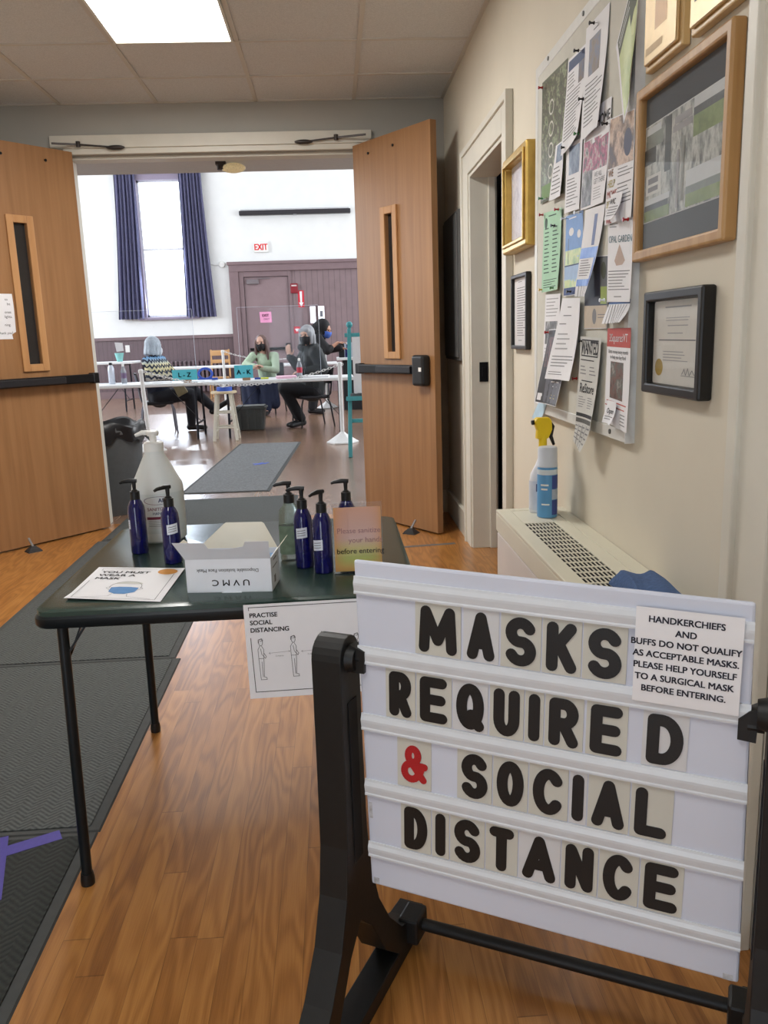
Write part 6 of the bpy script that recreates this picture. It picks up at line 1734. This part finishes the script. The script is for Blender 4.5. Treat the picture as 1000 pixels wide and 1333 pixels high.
def person(label, J, look, skin, k=1.0, hands=None):
    """J: joint positions in the hall. Returns the Empty; builds the bare body as one skin."""
    base = Vector((J['pelvis'].x, J['pelvis'].y, 0))
    t = thing('person', label, 'person', base)
    L = {a: (b - base) for a, b in J.items()}
    t['_'] = 0
    del t['_']
    mb = MB(skin)
    R = rot_to(look[0], look[1])
    head_shapes(mb, L['head'], R, k)
    mb.caps(L['neck'], L['head'] + R @ V(-.02, 0, -.06) * k, .056 * k, .05 * k)
    mb.caps(L['chest'], L['neck'], .10 * k, .06 * k)
    mb.caps(L['pelvis'], L['chest'], .12 * k, .115 * k)
    for s in 'LR':
        mb.caps(L['chest'] + V(0, 0, .06), L['sh' + s], .07 * k, .05 * k)
        limb(mb, [L['sh' + s], L['el' + s], L['wr' + s]], [.046 * k, .036 * k, .026 * k])
        limb(mb, [L['hip' + s], L['kn' + s], L['an' + s]], [.08 * k, .052 * k, .036 * k])
        mb.caps(L['an' + s] + V(0, 0, -.02), L['toe' + s], .032 * k, .024 * k)
        if hands and s in hands:
            d, n, c = hands[s]
            hand_shapes(mb, L['wr' + s], d, n, 1 if s == 'R' else -1, c, k)
    melt(mb, 'body', skin, .0075 * k, t, 2)
    # eyes
    eb = MB(M('eye_dark', (44, 36, 34), .3, var=0))
    for s in (-1, 1):
        eb.ball(L['head'] + R @ (V(.079, s * .030, .010) * k), .0105 * k, 10, 8)
    eb.build('eyes', t, smooth=True)
    return t, L, R

def mask_part(t, c, R, k, m, parent_name='face_mask'):
    """Pleated cloth mask over nose, mouth and chin."""
    mb = MB(m)
    R_ = []
    for z, x0, wy in ((-.118, .060, .040), (-.105, .090, .052), (-.075, .112, .064), (-.045, .122, .070), (-.020, .118, .070), (-.006, .106, .066)):
        ring = []
        for i in range(13):
            a = -1.25 + 2.5 * i / 12
            ring.append(c + R @ (V((x0 * math.cos(a) * 1.0 + .004), wy * 1.14 * math.sin(a), z + .006 * math.sin(i)) * k))
        R_.append(ring)
    n = 13
    v = [p for r in R_ for p in r]
    inn = [c + (p - c) * .96 for p in v]
    f = []
    for i in range(len(R_) - 1):
        for j in range(n - 1):
            q = (i * n + j, i * n + j + 1, (i + 1) * n + j + 1, (i + 1) * n + j)
            f.append(q); f.append(tuple(len(v) + x for x in reversed(q)))
    mb.add(v + inn, f)
    for s in (-1, 1):
        mb.tube([c + R @ (V(.045, s * .076, -.02) * k), c + R @ (V(.0, s * .085, .008) * k), c + R @ (V(-.02, s * .083, -.03) * k), c + R @ (V(.03, s * .076, -.085) * k)], .003, 6)
    mb.build(parent_name, t, smooth=True)

def shoe(mb, an, toe, k=1.0):
    d = (toe - an); d.z = 0; d = d.normalized() if d.length > 1e-4 else V(1, 0, 0)
    fwd = (toe - an).normalized()
    mb.caps(an - d * .035 * k + V(0, 0, -.03), toe, .042 * k, .034 * k)
    mb.caps(an - d * .03 * k + V(0, 0, -.035), an + V(0, 0, .05), .042 * k, .044 * k)
    mb.ball(toe, (.040 * k, .040 * k, .03 * k))

skin_a = M('skin_fair', (212, 170, 150), .55, var=.05, scale=20)
skin_b = M('skin_warm', (186, 140, 118), .55, var=.05, scale=20)
dark_cloth = M('charcoal_cloth', (34, 36, 44), .85, var=.12, scale=30)
shoe_m = M('black_shoe', (22, 22, 26), .45, var=.1)
black_mask = M('black_mask', (26, 26, 32), .8, var=.05)

# --- person in the patterned jersey, seen from behind
J = dict(pelvis=V(-2.47, 12.02, .52), chest=V(-2.46, 11.94, .90), neck=V(-2.47, 11.92, 1.07), head=V(-2.46, 11.92, 1.20),
         shL=V(-2.42, 12.12, 1.00), elL=V(-2.24, 12.06, .80), wrL=V(-2.04, 11.86, .82), shR=V(-2.53, 11.76, 1.00), elR=V(-2.36, 11.78, .82), wrR=V(-2.10, 11.74, .80),
         hipL=V(-2.44, 12.12, .50), knL=V(-1.99, 12.14, .56), anL=V(-1.72, 12.10, .30), toeL=V(-1.52, 12.12, .40),
         hipR=V(-2.46, 11.92, .50), knR=V(-2.03, 12.0, .53), anR=V(-2.06, 12.12, .085), toeR=V(-1.88, 12.14, .035))
t, L, R = person('person seen from behind with grey hair and patterned blue and cream jersey', J, (V(.62, .78, -.12), V(0, 0, 1)), skin_a, 1.08, {'L': (V(.7, -.4, .0), V(0, 0, 1), .5), 'R': (V(.8, -.1, -.1), V(0, 0, 1), .5)})
mb = MB()
mb.use(dark_cloth)
mb.caps(L['pelvis'] + V(0, 0, .06), L['chest'], .165, .165); mb.caps(L['chest'], L['neck'] + V(0, 0, -.03), .15, .085); mb.caps(L['chest'] + V(0, 0, .07), L['shL'], .10, .085); mb.caps(L['chest'] + V(0, 0, .07), L['shR'], .10, .085)
for s in 'LR': limb(mb, [L['sh' + s], L['el' + s], L['wr' + s] + (L['el' + s] - L['wr' + s]) * .12], [.078, .064, .046])
melt(mb, 'jersey', fair_isle('fair_isle_knit'), .012, t, 3)
mb = MB(dark_cloth)
mb.caps(L['pelvis'], L['pelvis'] + V(0, 0, .1), .17, .16)
limb(mb, [L['hipR'], L['knR'], L['anR'] + V(0, 0, .02)], [.115, .085, .060]); limb(mb, [L['hipL'], L['knL'], L['anL'] + V(-.03, 0, .03)], [.115, .085, .060])
mb.caps(L['pelvis'] + V(.05, -.1, -.02), L['knR'] + V(-.05, -.03, .02), .11, .075)
melt(mb, 'trousers', dark_cloth, .013, t, 3)
mb = MB(shoe_m); shoe(mb, L['anR'], L['toeR'], 1.05); shoe(mb, L['anL'], L['toeL'], 1.05); melt(mb, 'shoes', shoe_m, .009, t, 2)
hair = M('grey_hair', (172, 182, 192), .5, var=.22, scale=14, stretch=(7, 7, 1), bump=.6)
mb = MB(hair); c = L['head']
P = lambda x, y, z: c + R @ V(x, y, z)
mb.ball(P(-.025, 0, .035), (.120, .100, .115), 20, 14, R)
for a in range(9):
    q = PI * .42 + (PI * 1.16) * a / 8
    mb.caps(P(-.01 + .095 * math.cos(q), .085 * math.sin(q), .03), P(-.01 + .115 * math.cos(q), .102 * math.sin(q), -.10), .035, .026, 8)
melt(mb, 'hair', hair, .009, t, 2)
scarf = MB(M('khaki_bag_cloth', (146, 138, 110), .8, var=.1)); 
scarf.rings([[L['pelvis'] + V(*p) for p in ((.22, -.20, .19), (.36, -.19, .19), (.44, -.18, .05), (.30, -.19, -.02))], [L['pelvis'] + V(*p) for p in ((.22, -.16, .19), (.36, -.15, .19), (.44, -.14, .05), (.30, -.15, -.02))]])
scarf.build('jersey_hem_cloth', t, bevel=.01)
mask_part(t, c, R, 1.08, M('white_mask', (222, 226, 230), .8))

# --- woman in mint green, facing the viewer
J = dict(pelvis=V(-1.12, 14.60, .53), chest=V(-1.14, 14.50, .88), neck=V(-1.17, 14.47, 1.05), head=V(-1.185, 14.44, 1.19),
         shR=V(-1.34, 14.47, .98), elR=V(-1.47, 14.32, .84), wrR=V(-1.30, 14.17, .82), shL=V(-.97, 14.44, .97), elL=V(-.95, 14.30, .74), wrL=V(-1.19, 14.18, .78),
         hipR=V(-1.22, 14.58, .50), knR=V(-1.36, 14.16, .54), anR=V(-1.34, 14.10, .09), toeR=V(-1.37, 13.92, .035), hipL=V(-1.02, 14.56, .50), knL=V(-1.14, 14.12, .54), anL=V(-1.12, 14.10, .09), toeL=V(-1.14, 13.92, .035))
t, L, R = person('woman in a mint green cardigan and black mask with long brown hair', J, (V(-.22, -.97, -.04), V(-.06, 0, 1)), skin_a, 1.08, {'R': (V(.7, -.3, .1), V(0, 0, 1), .6), 'L': (V(-.8, -.1, .1), V(0, 0, 1), .6)})
mint_c = M('mint_cardigan', (186, 206, 180), .85, var=.10, scale=26, bump=.3)
mb = MB(mint_c)
mb.caps(L['pelvis'] + V(0, 0, .08), L['chest'], .155, .15); mb.caps(L['chest'], L['neck'] + V(0, 0, -.05), .13, .07)
for s in 'LR':
    mb.caps(L['chest'] + V(0, 0, .07), L['sh' + s], .09, .075)
    limb(mb, [L['sh' + s], L['el' + s], L['wr' + s]], [.072, .060, .045])
melt(mb, 'cardigan', mint_c, .012, t, 3)
navy_c = M('navy_cloth', (30, 38, 64), .85, var=.14, scale=18)
mb = MB(navy_c)
mb.caps(L['pelvis'], L['pelvis'] + V(0, 0, .08), .165, .15)
for s in 'LR': limb(mb, [L['hip' + s], L['kn' + s], L['an' + s] + V(0, 0, .03)], [.115, .10, .075])
mb.caps(L['knR'], L['knL'], .09, .09)
mb.caps(L['knR'] + V(-.10, .06, -.02), L['anR'] + V(-.10, .08, .10), .09, .10); mb.caps(L['knL'] + V(.12, .08, -.02), L['anL'] + V(.12, .10, .10), .09, .10); mb.caps(L['knR'] + V(.1, .06, -.2), L['anL'] + V(-.05, .06, .12), .11, .11)
mb.caps(L['knR'] + V(0, .05, -.1), L['anR'] + V(0, .03, .12), .10, .08); mb.caps(L['knL'] + V(.05, .05, -.1), L['anL'] + V(.05, .03, .16), .10, .08)
melt(mb, 'long_skirt', navy_c, .013, t, 3)
mb = MB(shoe_m); shoe(mb, L['anR'], L['toeR']); shoe(mb, L['anL'], L['toeL']); melt(mb, 'shoes', shoe_m, .009, t, 2)
brown_hair = M('brown_hair', (104, 80, 76), .45, var=.25, scale=14, stretch=(7, 7, 1), bump=.6)
mb = MB(brown_hair); c = L['head']
P = lambda x, y, z: c + R @ V(x, y, z)
mb.ball(P(-.030, 0, .036), (.112, .096, .112), 20, 14, R)
for s in (-1, 1):
    mb.caps(P(.03, s * .080, .04), P(.035, s * .098, -.12), .028, .030, 8); mb.caps(P(.035, s * .098, -.12), P(.05, s * .10, -.27), .030, .018, 8)
    mb.caps(P(-.03, s * .085, .0), P(-.02, s * .10, -.20), .04, .03, 8)
mb.caps(P(-.08, 0, .0), P(-.09, 0, -.2), .06, .05, 8)
melt(mb, 'hair', brown_hair, .009, t, 2)
mask_part(t, c, R, 1.08, black_mask)

# --- person in the dark parka
J = dict(pelvis=V(-.30, 12.06, .54), chest=V(-.27, 12.02, .94), neck=V(-.30, 12.0, 1.12), head=V(-.345, 11.99, 1.285),
         shR=V(-.36, 12.19, 1.06), elR=V(-.50, 12.26, .86), wrR=V(-.60, 12.10, 1.0), shL=V(-.22, 11.84, 1.05), elL=V(-.13, 11.80, .82), wrL=V(-.40, 11.78, .80),
         hipR=V(-.34, 12.16, .50), knR=V(-.72, 12.20, .57), anR=V(-.52, 12.10, .10), toeR=V(-.66, 11.98, .040), hipL=V(-.28, 11.96, .50), knL=V(-.70, 11.96, .56), anL=V(-.50, 11.94, .12), toeL=V(-.38, 11.90, .17))
J['anL'] = V(-.48, 11.98, .10); J['toeL'] = V(-.62, 11.88, .04)
t, L, R = person('person in a dark hooded parka and black mask, one hand raised', J, (V(-.48, -.87, -.04), V(0, 0, 1)), skin_a, 1.08, {'R': (V(-.15, -.25, .95), V(-.4, -.8, 0), .35), 'L': (V(-.9, -.1, -.05), V(0, 0, 1), .5)})
parka = M('dark_parka', (42, 47, 50), .7, var=.12, scale=16, bump=.4)
mb = MB(parka)
mb.caps(L['pelvis'] + V(.0, 0, .0), L['chest'], .19, .185); mb.caps(L['chest'], L['neck'] + V(0, 0, -.04), .16, .10)
mb.caps(L['pelvis'] + V(0, 0, -.02), L['pelvis'] + V(-.20, 0, .0), .17, .13)
for s in 'LR':
    mb.caps(L['chest'] + V(0, 0, .07), L['sh' + s], .11, .10)
    limb(mb, [L['sh' + s], L['el' + s], L['wr' + s] + (L['el' + s] - L['wr' + s]) * .05], [.096, .082, .058])
    for q in (.2, .45, .7, .95): mb.ball(L['sh' + s].lerp(L['el' + s], q), .098 - .012 * q)
for zz in (.16, .28): mb.ball(L['pelvis'] + V(0, 0, zz), (.205, .20, .06))
c = L['head']
for a in range(9):
    q = PI * .35 + PI * 1.3 * a / 8
    mb.ball(c + V(.02, .02, -.15) + R @ V(.105 * math.cos(q), .115 * math.sin(q), .012 * math.cos(q * 2)), .050, 10, 8)
melt(mb, 'parka', parka, .012, t, 2)
mb = MB(dark_cloth)
mb.caps(L['pelvis'], L['pelvis'] + V(0, 0, .05), .16, .15)
for s in 'LR': limb(mb, [L['hip' + s], L['kn' + s], L['an' + s] + V(0, 0, .03)], [.115, .088, .068])
melt(mb, 'trousers', M('black_trousers', (24, 25, 30), .85, var=.1), .013, t, 3)
mb = MB(shoe_m); shoe(mb, L['anR'], L['toeR'], 1.1); shoe(mb, L['anL'], L['toeL'], 1.1); melt(mb, 'boots', shoe_m, .009, t, 2)
P = lambda x, y, z: c + R @ V(x, y, z)
mb = MB(hair)
mb.ball(P(-.028, 0, .040), (.118, .102, .114), 20, 14, R)
mb.caps(P(.055, .05, .075), P(.06, -.06, .07), .034, .034, 8)
for s in (-1, 1):
    mb.caps(P(.025, s * .084, .03), P(.03, s * .092, -.10), .026, .022, 8); mb.caps(P(-.05, s * .08, .0), P(-.04, s * .09, -.12), .036, .03, 8)
melt(mb, 'hair', M('silver_hair', (158, 160, 164), .5, var=.22, scale=14, stretch=(7, 7, 1), bump=.6), .009, t, 2)
mask_part(t, c, R, 1.08, black_mask)

# --- figure in black behind, bending to the desk at the right
J = dict(pelvis=V(-.24, 14.05, .84), chest=V(-.20, 14.02, 1.16), neck=V(-.10, 14.0, 1.27), head=V(-.025, 13.98, 1.345),
         shL=V(-.17, 14.18, 1.20), elL=V(.02, 14.22, 1.03), wrL=V(.21, 14.20, 1.05), shR=V(-.14, 13.84, 1.20), elR=V(.0, 13.72, 1.02), wrR=V(.17, 13.80, 1.14),
         hipL=V(-.25, 14.14, .82), knL=V(-.22, 14.14, .46), anL=V(-.28, 14.15, .09), toeL=V(-.12, 14.16, .035), hipR=V(-.25, 13.94, .82), knR=V(-.24, 13.93, .46), anR=V(-.30, 13.93, .09), toeR=V(-.14, 13.92, .035))
J = {a: b + V(-.07, 0, .02 if a[:2] not in ('an','to') else 0) for a, b in J.items()}
t, L, R = person('person in a black hooded coat and blue mask bending towards the far desk', J, (V(.86, -.42, -.22), V(0, 0, 1)), skin_b, 1.0, {'L': (V(.9, 0, -.1), V(0, 0, 1), .5), 'R': (V(.95, .1, .05), V(0, 0, 1), .5)})
blk = M('black_coat', (20, 20, 25), .75, var=.1, scale=16)
mb = MB(blk)
mb.caps(L['pelvis'] + V(0, 0, -.05), L['chest'], .185, .175); mb.caps(L['chest'], L['neck'] + V(-.02, 0, -.02), .15, .11)
for s in 'LR':
    mb.caps(L['chest'] + V(0, 0, .05), L['sh' + s], .10, .09)
    limb(mb, [L['sh' + s], L['el' + s]] + ([L['wr' + s]] if s == 'L' else [L['el' + s] + (L['wr' + s] - L['el' + s]) * .3]), [.088, .07, .06])
c = L['head']
P = lambda x, y, z: c + R @ V(x, y, z)
mb.ball(P(-.06, 0, .035), (.135, .125, .150), 18, 12, R); mb.caps(P(-.10, 0, .0), L['neck'] + V(-.07, 0, -.02), .13, .14)
mb.caps(L['chest'] + V(-.10, 0, .05), P(-.10, .0, .04), .14, .11)
melt(mb, 'hooded_coat', blk, .012, t, 3)
mb = MB(dark_cloth)
for s in 'LR': limb(mb, [L['hip' + s], L['kn' + s], L['an' + s] + V(0, 0, .03)], [.115, .085, .068])
mb.caps(L['pelvis'], L['pelvis'] + V(0, 0, -.03), .15, .15)
melt(mb, 'trousers', MATS['black_trousers'], .013, t, 3)
mb = MB(shoe_m); shoe(mb, L['anR'], L['toeR']); shoe(mb, L['anL'], L['toeL']); melt(mb, 'shoes', shoe_m, .009, t, 2)
mask_part(t, c, R, 1.0, M('surgical_blue_mask', (70, 104, 190), .8))
